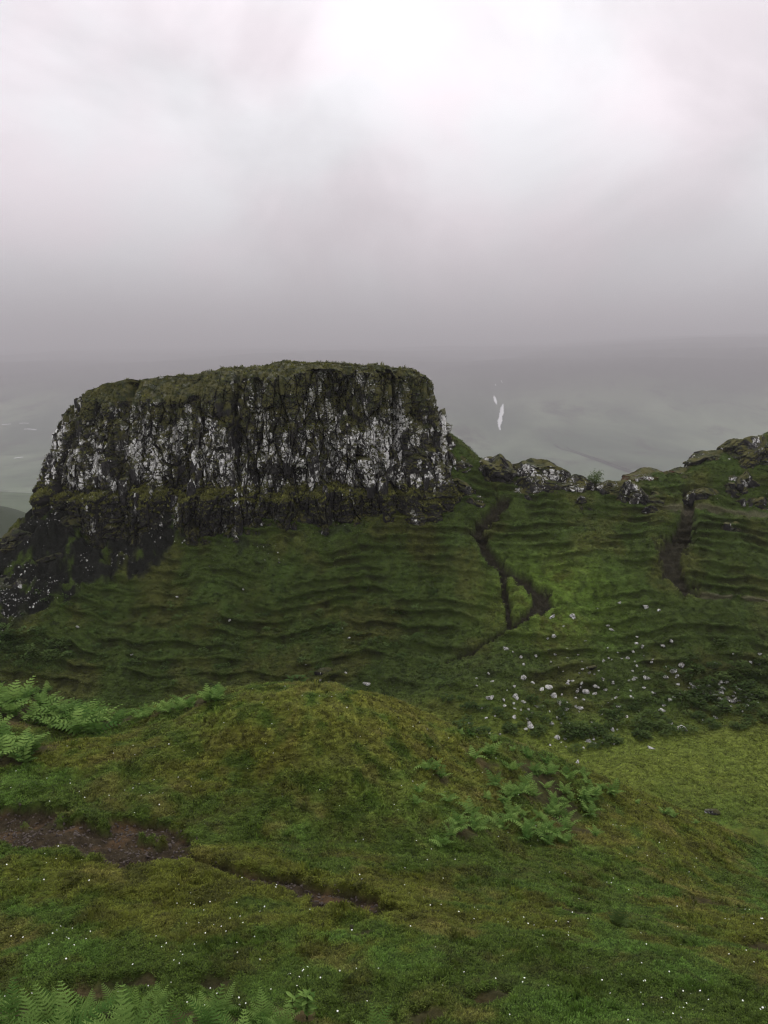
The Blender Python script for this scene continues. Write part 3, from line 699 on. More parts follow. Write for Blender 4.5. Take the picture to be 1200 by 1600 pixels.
CR = [  # px, py of centre, Y, size (w, d, h), label
    (775, 742, 77.6, (3.7, 3.4, 3.4), 'blocky rock outcrop at the foot of the tower, left of the saddle'),
    (838, 738, 78.6, (4.3, 3.0, 2.5), 'flat topped dark rock block standing on the saddle skyline'),
    (838, 777, 76.4, (6.0, 2.8, 3.2), 'white speckled rock band under the flat topped block'),
    (893, 766, 77.2, (4.4, 2.6, 2.9), 'small dark outcrop in the middle of the saddle, left of the bush'),
    (910, 799, 74.8, (1.9, 1.6, 2.6), 'lone short rock stump on the grass below the saddle'),
    (958, 776, 76.6, (4.4, 2.8, 3.0), 'dark rock wall directly below the bush on the saddle'),
    (998, 790, 75.6, (4.8, 2.8, 3.6), 'largest white speckled outcrop under the saddle, right of the bush'),
    (1028, 808, 74.2, (2.6, 1.8, 2.3), 'low rock step at the lower right end of the speckled outcrop'),
    (1020, 750, 79.0, (4.4, 3.2, 2.4), 'rounded grassy knob with patches of red soil on the saddle skyline'),
    (1082, 750, 79.0, (3.4, 3.0, 2.6), 'dark rock rib above the right gully'),
    (1128, 722, 80.2, (5.0, 3.0, 2.7), 'dark mossy rock rib on the skyline of the right hill'),
    (1168, 700, 80.6, (3.8, 3.0, 2.6), 'dark rib near the top of the right hill, above the spotted outcrop'),
    (1196, 722, 79.0, (4.0, 3.0, 5.0), 'tall white spotted outcrop at the right edge on the hill'),
    (1160, 770, 76.6, (3.4, 2.0, 3.4), 'white flecked outcrop halfway up the right hill'),
    (1104, 780, 76.0, (4.2, 1.8, 2.0), 'low black ledge above the ridge path on the right hill'),
    (1178, 792, 75.0, (3.8, 1.6, 1.5), 'low dark ledge at the right edge above the ridge path'),
    (706, 728, 78.2, (3.4, 2.8, 2.8), 'mossy ledge on the right shoulder of the tower'),
    (716, 772, 76.0, (3.8, 2.4, 2.6), 'white spotted ledge at the lower right corner of the tower'),
    (745, 792, 74.8, (2.2, 1.6, 1.9), 'small dark rock beside the top of the forked path'),
    (640, 790, 75.0, (7.0, 2.2, 2.6), 'long white speckled rock step at the foot of the tower'),
    (566, 793, 74.6, (3.6, 2.0, 2.2), 'short dark rock step at the foot of the tower'),
    (1140, 832, 72.0, (2.2, 1.4, 1.7), 'small white flecked outcrop beside the right gully'),
    (40, 862, 71.6, (5.0, 3.0, 3.4), 'black rock rib at the left edge under the tower'),
    (110, 835, 72.8, (6.0, 3.0, 3.2), 'black broken rock band under the left corner of the tower'),
    (190, 840, 72.2, (5.6, 2.6, 3.0), 'dark earthy rock band below the left end of the grass ledge'),
    (265, 822, 73.2, (5.2, 2.4, 2.6), 'dark rock step below the grass ledge, right of the black bands'),
    (90, 888, 69.6, (5.0, 2.4, 2.4), 'low black rock rib on the dark slope at the left'),
    (20, 925, 67.8, (4.6, 2.4, 2.4), 'lowest black rock rib at the left edge'),
    (380, 820, 73.0, (4.4, 2.0, 1.9), 'mossy dark rock bulge under the middle of the tower'),
    (470, 818, 73.2, (4.0, 2.0, 1.8), 'mossy rock bulge under the tower, right of the middle'),
]
for k, (px, py, yy, size, lb) in enumerate(CR):
    u, r_ = ray(px, py)
    if py < 760 and px > 800: size = (size[0] * 1.25, size[1] * 1.1, size[2])
    o = link('rock_outcrop', crag_mesh('rock_outcrop', M_band if px < 300 else (M_knob if 'knob' in lb else M_crag), size, 40 + k, *((150, 90) if size[0] > 4 else (110, 70))))
    o.location = (u * yy, yy + size[1] * .25, r_ * yy + CAMZ - size[2] * (.16 if py < 760 and px > 800 else .05)); o.rotation_euler = (0, 0, random.uniform(-.25, .25))
    set_props(o, lb, 'outcrop', 'rock outcrops along the saddle')
    nb = 5 if size[0] > 3 else 3
    inv = Matrix.LocRotScale(o.location, o.rotation_euler, None).inverted()
    for _ in range(nb):
        c_ = child('rock_block', bmeshes[random.randrange(12)], o, inv); s_ = random.uniform(.35, .8)
        c_.location = (o.location.x + random.uniform(-.38, .38) * size[0], o.location.y - size[1] * .42 + random.uniform(-.1, .1), o.location.z + random.uniform(-.25, .3) * size[2])
        c_.rotation_euler = (random.uniform(-.3, .3), random.uniform(-.3, .3), random.uniform(0, 6)); c_.scale = (s_, s_ * .8, s_ * random.uniform(.7, 1.6))

# ------------------------------------------------------------------ boulders
def boulder_mesh(name, mat, seed):
    r_ = np.random.default_rng(seed); bm = bmesh.new(); bmesh.ops.create_icosphere(bm, subdivisions=3, radius=.5)
    dirs = r_.normal(size=(9, 3)); dirs /= np.linalg.norm(dirs, axis=1)[:, None]; cut = r_.uniform(.20, .42, 9)
    sq = np.array((1, r_.uniform(.65, .9), r_.uniform(.6, .85)))
    for v in bm.verts:
        p = np.array(v.co)
        for d, c_ in zip(dirs, cut):
            e = p @ d - c_
            if e > 0: p = p - d * e * .98
        p = p * (1 + .06 * math.sin(7 * p[0] + 5 * p[1] + seed) * math.cos(9 * p[2]))
        v.co = Vector(p * sq)
    me = bpy.data.meshes.new(name); bm.to_mesh(me); bm.free(); me.materials.append(mat)
    return me
stones = [boulder_mesh('boulder', M_stone, 900 + k) for k in range(9)]
dstones = [boulder_mesh('boulder', M_dark_stone, 950 + k) for k in range(3)]
B = [(863, 959, 15, 'large white boulder, left of a pair just below the forked dirt path'), (895, 960, 13, 'wedge of white boulder, right of a pair just below the forked dirt path'),
     (1008, 944, 12, 'leaning white boulder below the right gully, highest on the stony slope'), (1029, 952, 7, None), (968, 940, 7, None), (950, 974, 11, 'upright white boulder in the middle of the stony slope'), (956, 981, 10, None), (865, 992, 9, None),
     (881, 976, 6, None), (856, 996, 6, None), (790, 1010, 12, 'flat pale boulder left of the stony slope, beside the faint path'), (838, 1023, 7, None), (818, 1055, 13, 'rounded white boulder on the left part of the stony slope'),
     (858, 1070, 15, 'biggest pale boulder of the group in the left centre of the stony slope'), (865, 1082, 14, None), (847, 1074, 11, None), (887, 1066, 11, None), (875, 1094, 11, None), (766, 1085, 16, 'grey streaked boulder at the far left of the stony slope'),
     (787, 1090, 10, None), (806, 1085, 13, None), (818, 1094, 9, None), (803, 1117, 9, None), (827, 1127, 18, 'wide flat pale boulder just above the crest of the mound'), (822, 1137, 8, None), (885, 1105, 10, None), (906, 1102, 13, None),
     (915, 1077, 13, None), (930, 1080, 12, None), (930, 1070, 7, None), (872, 1120, 9, None), (957, 1137, 11, None), (871, 1149, 12, None), (883, 1152, 9, None), (919, 1155, 10, None), (927, 1152, 9, None),
     (902, 1186, 17, 'white boulder lowest on the stony slope, at the edge of the green flat'), (1017, 1165, 13, 'pale boulder by itself at the upper edge of the green flat'), (967, 1101, 10, None), (985, 1078, 6, None), (1010, 1055, 14, None), (1040, 1056, 8, None), (1052, 1044, 13, None), (1065, 1036, 13, None),
     (1049, 1000, 8, None), (1037, 1007, 8, None), (995, 1004, 7, None), (995, 993, 6, None), (992, 1032, 6, None), (1035, 1106, 13, None), (1065, 1132, 20, 'long pale slab lying among dark herbage'), (1048, 1128, 9, None), (1135, 1103, 7, None),
     (1187, 1019, 9, None), (1186, 1035, 6, None), (1175, 1063, 10, None), (1108, 1068, 12, 'pale boulder at the top of the heap among dark herbage'), (1100, 1078, 12, None), (1116, 1080, 15, None), (1128, 1077, 13, None), (1138, 1088, 14, None), (1125, 1090, 10, None), (1084, 1071, 9, None), (1147, 1093, 9, None), (1093, 1069, 8, None),
     (573, 1064, 14, 'white boulder just beyond the crest of the mound, right of the dark rock'), (555, 1080, 7, None), (500, 1061, 6, None), (478, 1036, 7, None), (445, 1071, 6, None), (515, 1064, 6, None), (359, 966, 9, 'single white stone on the terraced slope below the tower'),
     (121, 977, 8, 'single white stone far left on the terraced slope'), (206, 1021, 7, 'small white stone low on the terraced slope, above the ferns'), (380, 919, 5, None), (276, 931, 5, None), (545, 995, 5, None), (535, 980, 4, None), (540, 1050, 6, None), (940, 1115, 6, None), (1000, 1120, 7, None), (890, 1130, 7, None),
     (934, 950, 4, None), (915, 1000, 4, None), (1020, 1030, 5, None), (1070, 1078, 6, None), (1003, 1143, 7, None), (1160, 1110, 6, None), (745, 1070, 5, None), (760, 1120, 7, None), (733, 1128, 6, None), (848, 1102, 6, None), (905, 1050, 5, None), (872, 1040, 5, None)]
for _ in range(95):
    px = random.gauss(905, 85); py = 1075 + random.gauss(0, 38) + (px - 905) * -.05
    if 735 < px < 1190 and 1000 < py < 1165: B.append((px, py, random.uniform(3.5, 8.5), None))
for _ in range(46): B.append((random.uniform(940, 1190), random.uniform(1005, 1125), random.uniform(3.5, 9), None))
for _ in range(34): B.append((random.gauss(1115, 26), random.gauss(1082, 9), random.uniform(4, 10), None))
for _ in range(24): B.append((random.gauss(915, 30), random.gauss(1150, 10), random.uniform(3.5, 8), None))
for px, py, sz, lb in B:
    p = spot(px, py + sz * .35)
    if p is None: continue
    s_ = sz / F * p.y * 1.05
    o = link('boulder', random.choice(stones)); o.location = p + Vector((0, 0, s_ * .02))
    o.rotation_euler = (random.uniform(-.4, .4), random.uniform(-.4, .4), random.uniform(0, 6.28)); o.scale = (s_ * random.uniform(.95, 1.25), s_ * 1.0, s_ * random.uniform(.85, 1.1))
    if lb: set_props(o, lb, 'boulder', 'pale boulders on the hillside')
    elif px < 700: set_props(o, 'small white stone on the slope directly behind the mound', 'boulder', 'small stones behind the mound')
    elif py > 1095: set_props(o, 'small pale stone among low herbage ' + ('just above the mound crest' if px < 870 else 'along the upper edge of the green flat'), 'boulder', 'stones at the foot of the slope')
    elif px > 1070: set_props(o, 'pale stone of the heap among dark herbage on the right slope', 'boulder', 'stones of the right heap')
    else: set_props(o, 'pale stone scattered ' + ('high on the stony slope near the dirt path' if py < 1020 else 'halfway down the left of the stony slope' if px < 900 else 'halfway down the right of the stony slope'), 'boulder', 'stones on the open slope')
for px, py, sz, lb in ((505, 1047, 24, 'dark mossy rock with white flecks just behind the mound'), (1112, 1265, 26, 'low dark mossy boulder lying on the green flat'), (925, 1040, 18, 'dark mossy rock in the centre of the stony slope'),
                       (550, 1447, 14, 'small grey rock half sunk in the foreground turf'), (552, 1462, 9, 'smallest grey stone in the foreground turf, below another'), (905, 800, 5, None)):
    if lb is None: continue
    p = spot(px, py + sz * .2)
    if p is None: continue
    s_ = sz / F * p.y * 1.15; o = link('boulder', random.choice(dstones)); o.location = p + Vector((0, 0, s_ * .05)); o.scale = (s_ * 1.2, s_ * .9, s_ * .75); o.rotation_euler = (.1, .1, random.uniform(0, 6))
    set_props(o, lb, 'boulder', 'dark rocks in the grass')

# ------------------------------------------------------------------ instanced grass and scree (uncountable)
def gn_scatter(name, pts, rot, scl, kind, col, sources, parent=None):
    me = bpy.data.meshes.new(name); me.vertices.add(len(pts)); me.vertices.foreach_set('co', np.asarray(pts, np.float32).ravel())
    a = me.attributes.new('rot', 'FLOAT_VECTOR', 'POINT'); a.data.foreach_set('vector', np.asarray(rot, np.float32).ravel())
    a = me.attributes.new('scl', 'FLOAT_VECTOR', 'POINT'); a.data.foreach_set('vector', np.asarray(scl, np.float32).ravel())
    a = me.attributes.new('pick', 'INT', 'POINT'); a.data.foreach_set('value', np.asarray(kind, np.int32))
    if col is not None: colour_attr(me, 'turf', col)
    o = bpy.data.objects.new(name, me); COL.objects.link(o)
    gc = bpy.data.collections.new(name + '_source')
    for k, s_ in enumerate(sources):
        q = bpy.data.objects.new(f'{name}_piece_{k:02d}', s_); gc.objects.link(q)
    ng = bpy.data.node_groups.new(name, 'GeometryNodeTree')
    ng.interface.new_socket('Geometry', in_out='INPUT', socket_type='NodeSocketGeometry'); ng.interface.new_socket('Geometry', in_out='OUTPUT', socket_type='NodeSocketGeometry')
    gi = ng.nodes.new('NodeGroupInput'); go = ng.nodes.new('NodeGroupOutput')
    ci = ng.nodes.new('GeometryNodeCollectionInfo'); ci.inputs[0].default_value = gc; ci.inputs['Separate Children'].default_value = True; ci.inputs['Reset Children'].default_value = True
    mp_ = ng.nodes.new('GeometryNodeMeshToPoints')
    ip = ng.nodes.new('GeometryNodeInstanceOnPoints'); ip.inputs['Pick Instance'].default_value = True
    def na(nm, dt_):
        q = ng.nodes.new('GeometryNodeInputNamedAttribute'); q.data_type = dt_; q.inputs[0].default_value = nm; return q.outputs[0]
    L = ng.links.new
    L(gi.outputs[0], mp_.inputs[0]); L(mp_.outputs[0], ip.inputs['Points']); L(ci.outputs[0], ip.inputs['Instance'])
    L(na('pick', 'INT'), ip.inputs['Instance Index']); L(na('rot', 'FLOAT_VECTOR'), ip.inputs['Rotation']); L(na('scl', 'FLOAT_VECTOR'), ip.inputs['Scale']); L(ip.outputs[0], go.inputs[0])
    md = o.modifiers.new('scatter', 'NODES'); md.node_group = ng
    return o
def tuft_mesh(name, seed, blades, spread, mat, lean=.5, wid=.012):
    r_ = random.Random(seed); v = []; f = []
    for _ in range(blades):
        a = r_.random() * 6.283; rr = spread * math.sqrt(r_.random()); x, y = rr * math.cos(a), rr * math.sin(a)
        h = r_.uniform(.55, 1.0); la = a + r_.uniform(-1.2, 1.2); le = lean * r_.uniform(.3, 1.3) * h
        w_ = wid * r_.uniform(.7, 1.4); sx, sy = -math.sin(la) * w_, math.cos(la) * w_
        n0 = len(v)
        v += [(x - sx, y - sy, -.08), (x + sx, y + sy, -.08), (x + math.cos(la) * le * .35 + sx * .8, y + math.sin(la) * le * .35 + sy * .8, h * .6), (x + math.cos(la) * le * .35 - sx * .8, y + math.sin(la) * le * .35 - sy * .8, h * .6), (x + math.cos(la) * le, y + math.sin(la) * le, h * (.92 - .2 * lean))]
        f += [(n0, n0 + 1, n0 + 2, n0 + 3), (n0 + 3, n0 + 2, n0 + 4)]
    me = bpy.data.meshes.new(name); me.from_pydata(v, [], f); me.materials.append(mat)
    return me
tufts = [tuft_mesh('tuft', 60 + k, 12, .8, M_grass, .8, .10) for k in range(5)] + [tuft_mesh('tuft', 80 + k, 9, .35, M_grass, .5, .07) for k in range(3)]
def scatter_turf(name, nn, y0, y1, label, size, hgt, umax=.56, keep=None):
    u_ = rng.uniform(-umax, umax, nn); y_ = np.exp(rng.uniform(math.log(y0), math.log(y1), nn)); x_ = u_ * y_
    h_, mu, pt, b_, ri, sr, lw, rshade, shf = land(x_, y_, True)
    col = turf_colour(x_, y_, mu * 0, pt * 0, b_ * 0, ri * 0, sr * 0, lw, rshade)
    ok = (rng.random(nn) > np.clip(np.maximum(np.maximum(mu, pt), np.maximum(b_ * .85, np.maximum(ri, sr * ss(-.45, .1, sr - .75 + .7 * fbm(x_ / 2.6, y_ / 2.6, 4, 71)) * .96))) * 1.4, 0, 1))
    clump = fbm(x_ / 1.1, y_ / 1.1, 3, 91) + .6 * fbm(x_ / .3, y_ / .3, 2, 92)
    if keep is not None: ok &= keep(x_, y_, clump)
    x_, y_, h_, col, clump = x_[ok], y_[ok], h_[ok], col[ok], clump[ok]; m_ = len(x_)
    k = np.sqrt(y_ / y0)
    sx = size * k * rng.uniform(.7, 1.4, m_); sz = hgt * k ** .7 * rng.uniform(.5, 1.4, m_) * np.clip(1 + .6 * clump, .45, 2)
    rot = np.stack([rng.normal(0, .15, m_), rng.normal(0, .15, m_), rng.uniform(0, 6.28, m_)], 1)
    kind = np.where(clump > .55, rng.integers(5, 8, m_), rng.integers(0, 5, m_))
    o = gn_scatter(name, np.stack([x_, y_ + shf[ok], h_ + CAMZ - .01], 1), rot, np.stack([sx, sx, sz], 1), kind, col * rng.uniform(.75, 1.3, (m_, 1)), tufts)
    return set_props(o, label, None, None, 'stuff')
scatter_turf('turf_grass', 190000, 8.2, 33, 'short cropped green and olive grass covering bank and mound', .052, .042)
scatter_turf('hillside_grass', 90000, 40, 82, 'rough tussocky grass on the hillside and flat below the crag', .14, .075)
scatter_turf('tussock_grass', 14000, 8.2, 33, 'longer tussocks of grass standing out of the cropped turf', .07, .115, keep=lambda x, y, c: (fbm(x / 1.5, y / 1.5, 3, 111) + .5 * c) > .55)
# grass on the crag top and ledges
me_c = bpy.data.objects['cliff_face'].data
fnn = np.empty(len(me_c.polygons) * 3, np.float32); me_c.polygons.foreach_get('normal', fnn); fnn = fnn.reshape(-1, 3)
fcc = np.empty(len(me_c.polygons) * 3, np.float32); me_c.polygons.foreach_get('center', fcc); fcc = fcc.reshape(-1, 3)
far_ar = np.empty(len(me_c.polygons), np.float32); me_c.polygons.foreach_get('area', far_ar)
vis = (fnn[:, 2] > .42) & (fcc[:, 1] < 88) & (fcc[:, 2] > CAMZ - 14)
pr = np.where(vis, far_ar * (.25 + fnn[:, 2]) * (1 + 3 * ((fcc[:, 2] < CAMZ - 9.5) & (fcc[:, 2] > CAMZ - 12.2))), 0); pr /= pr.sum()
pk = rng.choice(len(pr), 18000, p=pr); m_ = len(pk); pp = fcc[pk]
colr = np.array((.034, .036, .010)) + rng.random((m_, 1)) * np.array((.030, .030, .008)); colr = colr * np.where((pp[:, 2] < CAMZ - 9.5) & (pp[:, 2] > CAMZ - 12.2), 2.0, 1.25)[:, None] * (.75 + .5 * ss(-.4, .5, fbm(pp[:, 0] / 1.5, pp[:, 2] / 1.0 + pp[:, 1], 3, 95)))[:, None]
sx = rng.uniform(.10, .26, m_); rim = fcc[pk][:, 2] > CAMZ + np.interp(pp[:, 0], RIMX, RIMZ) - .6
o = gn_scatter('ledge_grass', pp - np.array((0, 0, .02)), np.stack([rng.normal(0, .3, m_), rng.normal(0, .3, m_), rng.uniform(0, 6.28, m_)], 1), np.stack([sx, sx, sx * rng.uniform(.7, 1.5, m_) * np.where(rim & (rng.random(m_) < .03), 2.2, 1)], 1), rng.integers(0, 8, m_), colr, tufts)
set_props(o, None, None, None, 'stuff'); o.parent = castle; o.matrix_parent_inverse = cinv
# scree stones under the left of the tower, and gravel in the mud
M_scr = rock_material('scree_stone', 1.25, .1, ((.02, .02, .019), (.09, .09, .085)), cell=6.0)
ssrc = [boulder_mesh('stone', M_scr, 970 + k) for k in range(4)]
def low(me_):
    bm = bmesh.new(); bm.from_mesh(me_); bmesh.ops.dissolve_limit(bm, angle_limit=.25, verts=bm.verts, edges=bm.edges); bm.to_mesh(me_); bm.free()
nn = 40000; x_ = rng.uniform(-42, -2, nn); y_ = rng.uniform(61, 75, nn)
h_, mu, pt, b_, ri, sr, lw, rshade, shf = land(x_, y_, True)
dens = sr * ss(.15, .7, .15 + fbm(x_ / 1.6, y_ / 1.6, 3, 97)) * .16 + .8 * sr * np.exp(-(((x_ + 33.5) / 3.2) ** 2 + ((y_ - 65.5) / 1.4) ** 2))
ok = rng.random(nn) < dens
x_, y_, h_ = x_[ok], y_[ok], h_[ok]; m_ = len(x_); sz = .04 + .24 * rng.random(m_) ** 2.2
o = gn_scatter('scree', np.stack([x_, y_, h_ + CAMZ + .02], 1), rng.uniform(0, 6.28, (m_, 3)), np.stack([sz, sz, sz], 1), rng.integers(0, 4, m_), None, ssrc); set_props(o, 'small white and grey stones strewn over the dark ground below the tower', None, None, 'stuff')
M_grav, t, b = new_mat('gravel_stone'); b.inputs['Base Color'].default_value = (.075, .062, .052, 1)
gsrc = [boulder_mesh('pebble', M_grav, 990 + k) for k in range(3)]
nn = 26000; x_ = rng.uniform(-10, 2, nn); y_ = rng.uniform(11, 20, nn); h_, mu, pt, b_, ri, sr, lw, rshade, shf = land(x_, y_, True)
ok = rng.random(nn) < mu * .45; x_, y_, h_ = x_[ok], y_[ok], h_[ok]; m_ = len(x_); sz = .015 + .10 * rng.random(m_) ** 2
o = gn_scatter('gravel', np.stack([x_, y_, h_ + CAMZ + .004], 1), rng.uniform(0, 6.28, (m_, 3)), np.stack([sz, sz, sz * .7], 1), rng.integers(0, 3, m_), None, gsrc); set_props(o, 'loose brown gravel and clods on the muddy track', None, None, 'stuff')
# daisies
M_daisy, t, b = new_mat('daisy_petals'); b.inputs['Base Color'].default_value = (.82, .82, .76, 1)
dm = bpy.data.meshes.new('daisy'); v = [(0, 0, .2)]; f = []
for k in range(10):
    a = 6.283 * k / 10; rr = 1 if k % 2 == 0 else .72; v.append((rr * math.cos(a), rr * math.sin(a), 0 + .25 * (k % 2)))
for k in range(10): f.append((0, 1 + k, 1 + (k + 1) % 10))
dm.from_pydata(v, [], f); dm.materials.append(M_daisy)
nn = 3200; u_ = rng.uniform(-.54, .54, nn); y_ = np.exp(rng.uniform(math.log(9), math.log(24), nn)); x_ = u_ * y_
h_, mu, pt, b_, ri, sr, lw, rshade, shf = land(x_, y_, True); ok = (mu < .2) & (b_ < .2) & (rng.random(nn) < .06 + .34 * ss(.05, .55, fbm(x_ / 1.8, y_ / 1.8, 3, 99)))
x_, y_, h_ = x_[ok], y_[ok], h_[ok]; m_ = len(x_); sz = rng.uniform(.010, .017, m_) * (y_ / 12) ** .3
o = gn_scatter('daisies', np.stack([x_, y_, h_ + CAMZ + .055], 1), np.stack([rng.normal(.35, .3, m_), rng.normal(0, .3, m_), rng.uniform(0, 6.28, m_)], 1), np.stack([sz, sz, sz], 1), np.zeros(m_), None, [dm]); set_props(o, 'tiny white daisies dotted over the turf', None, None, 'stuff')

# ------------------------------------------------------------------ ferns
def frond_mesh(name, seed, mat, pairs=13, arch=.5, teeth=6, wide=.36, stalk=.28, half=.02):
    """a bracken frond: curved midrib, opposite pinnae that taper to the tip, toothed into leaflets"""
    r_ = random.Random(seed); v = []; f = []
    def mid(s):   # curve in the xz plane, length about 1
        return Vector((s * (1 - .12 * s * arch), .04 * math.sin(3 * s + seed), arch * (s * .55 - s * s * .75)))
    prev = None
    for k in range(9):
        s = k / 8; p = mid(s); w_ = .008 * (1.15 - s); n0 = len(v)
        v += [tuple(p + Vector((0, -w_, 0))), tuple(p + Vector((0, w_, 0))), tuple(p + Vector((0, 0, -w_ * 1.5)))]
        if prev is not None:
            for a, b_ in ((0, 1), (1, 2), (2, 0)): f.append((prev + a, prev + b_, n0 + b_, n0 + a))
        prev = n0
    for k in range(pairs):
        s = stalk + (1 - stalk) * k / pairs; q = 1 - (k / pairs)
        L = wide * (q ** .8) * (.82 if k == 0 else 1) * r_.uniform(.9, 1.08) + .015
        p = mid(s); d = (mid(min(1, s + .04)) - p).normalized()
        for sd in (-1, 1):
            dirv = (Vector((0, sd, 0)) * .92 + d * .42 + Vector((0, 0, r_.uniform(-.16, .05)))).normalized()
            nrm_ = d.cross(dirv).normalized() * sd
            side = dirv.cross(nrm_).normalized()
            hw = half * (.5 + .5 * q); drop = Vector((0, 0, .2 * L)); n0 = len(v)
            b0, b1 = p - d * hw * .8, p + d * hw * .8
            m0 = p + dirv * (L * .45) - drop * .2 - d * hw * (.95 + .3 * r_.random()); m1 = p + dirv * (L * .45) - drop * .2 + d * hw * (.75 + .3 * r_.random())
            e0 = p + dirv * (L * .75) - drop * .55 - d * hw * .6; e1 = p + dirv * (L * .75) - drop * .55 + d * hw * .45
            v += [tuple(x_) for x_ in (b0, b1, m1, m0, e1, e0, p + dirv * L - drop)]
            f += [(n0, n0 + 1, n0 + 2, n0 + 3), (n0 + 3, n0 + 2, n0 + 4, n0 + 5), (n0 + 5, n0 + 4, n0 + 6)]
    me = bpy.data.meshes.new(name); me.from_pydata(v, [], f); me.materials.append(mat)
    return me
fr_hi = [frond_mesh('frond', 3 + k, M_fern, 12, .5 + .22 * k, 4, .27, .20, .024) for k in range(4)]
fr_lo = [frond_mesh('frond', 13 + k, M_fern, 7, .6 + .25 * k, 2, .32, .16, .052) for k in range(4)]
def fern(p, size, nf, meshes, label, group, up=(.55, 1.15), name='fern'):
    root = bpy.data.objects.new(name, None); COL.objects.link(root); root.location = p; root.rotation_euler = (0, 0, random.uniform(0, 6.28))
    set_props(root, label, 'fern', group)
    for k in range(nf):
        o = link('frond', random.choice(meshes), root)
        s_ = size * random.uniform(.7, 1.15)
        o.rotation_euler = (random.uniform(-.35, .35), -random.uniform(*up), 6.283 * (k + random.uniform(-.3, .3)) / nf); o.scale = (s_, s_, s_)
    return root
# foreground
fore = [(5, 1655, .80), (45, 1660, .62), (78, 1648, .66), (110, 1655, .70), (140, 1640, .62), (172, 1662, .66), (205, 1655, .60), (238, 1665, .56), (262, 1650, .5), (296, 1660, .52), (328, 1652, .60), (360, 1662, .58), (392, 1668, .46), (425, 1660, .40), (585, 1662, .55), (20, 1610, .45), (130, 1620, .45), (-40, 1640, .7), (60, 1615, .5), (210, 1618, .5), (320, 1622, .45), (95, 1690, .8), (185, 1690, .8), (280, 1690, .75), (370, 1690, .7)]
fore += [(410, 1630, .5), (445, 1640, .5), (345, 1612, .42), (250, 1608, .42), (175, 1605, .42), (85, 1600, .42)]
for px, py, s_ in fore:
    py -= 22
    u, r_ = ray(px, py); p = hit_fn(px, py, land_fast, 4)
    if p is None: continue
    z = float(grid_h(p[:1], p[1:])[0]) + CAMZ
    fern(Vector((p[0], p[1], z)), s_ * 1.0, 8, fr_hi, ('lone fern at the bottom edge, right of the broad leaved plant' if px > 500 else 'bright green fern in the row along the bottom left edge'), None if px > 500 else 'ferns along the bottom edge', (.75, 1.35))
# broad-leaved upright plant among them
pl = bpy.data.objects.new('leafy_plant', None); COL.objects.link(pl); p = spot(470, 1599); pl.location = p
set_props(pl, 'upright leafy green plant standing above the ferns at the bottom edge', 'plant')
def leaf_me(name, mat):
    v = []; f = []
    for k in range(7):
        s = k / 6; w_ = .17 * math.sin(math.pi * min(1, s * .93 + .07)) ** .8; v += [(s, -w_, -.22 * s * s + .04), (s, 0, -.22 * s * s), (s, w_, -.22 * s * s + .04)]
    for k in range(6):
        a = k * 3; f += [(a, a + 1, a + 4, a + 3), (a + 1, a + 2, a + 5, a + 4)]
    me = bpy.data.meshes.new(name); me.from_pydata(v, [], f); me.materials.append(mat); return me
lm_ = leaf_me('leaf', M_fern)
for st in range(4):
    ox, oy = random.uniform(-.10, .10), random.uniform(-.08, .08); hh = random.uniform(.32, .52); tlx, tly = random.uniform(-.08, .08), random.uniform(-.05, .05)
    v = []; f = []
    for k in range(5):
        s = k / 4
        for c_ in range(4): v.append((ox + tlx * s + .006 * math.cos(1.57 * c_), oy + tly * s + .006 * math.sin(1.57 * c_), hh * s))
    for k in range(4):
        for c_ in range(4): f.append((k * 4 + c_, k * 4 + (c_ + 1) % 4, k * 4 + 4 + (c_ + 1) % 4, k * 4 + 4 + c_))
    me = bpy.data.meshes.new('stem'); me.from_pydata(v, [], f); me.materials.append(M_stem); link('stem', me, pl)
    for k in range(11):
        s = .3 + .7 * k / 10; o = link('leaf', lm_, pl); L = random.uniform(.09, .15) * (1.1 - .4 * abs(s - .6))
        o.location = (ox + tlx * s, oy + tly * s, hh * s); o.rotation_euler = (random.uniform(-.3, .3), -random.uniform(.1, .7), k * 2.4 + random.uniform(-.3, .3)); o.scale = (L, L, L)
# bracken thicket at the left
def region(nn, fn):
    out = []
    while len(out) < nn:
        q = fn()
        if q is not None: out.append(q)
    return out
for px, py in region(46, lambda: (lambda x, y: (x, y) if (y > np.interp(x, [0, 70, 130, 190], [1078, 1072, 1098, 1128]) and y < np.interp(x, [0, 100, 190], [1120, 1140, 1146])) else None)(random.uniform(-20, 190), random.uniform(1065, 1148))):
    p = spot(px, py + 8)
    if p is not None: fern(p, random.uniform(.75, 1.1), 6, fr_lo, 'pale green bracken fern in the dense thicket at the left', 'bracken thicket at the left')
for px, py in region(14, lambda: (random.uniform(-20, 55), random.uniform(1145, 1200))):
    p = spot(px, py)
    if p is not None: fern(p, random.uniform(.6, .95), 6, fr_lo, 'bracken fern of the lower clump at the left edge', 'lower bracken clump at the left')
for px, py in region(20, lambda: (lambda x: (x, np.interp(x, [220, 345], [1120, 1090]) + random.uniform(-3, 6)))(random.uniform(218, 345))):
    p = spot(px, py)
    if p is not None: fern(p, random.uniform(.42, .65), 5, fr_lo, 'bracken fern in the narrow strip beside the top of the mound', 'bracken strip by the mound top')
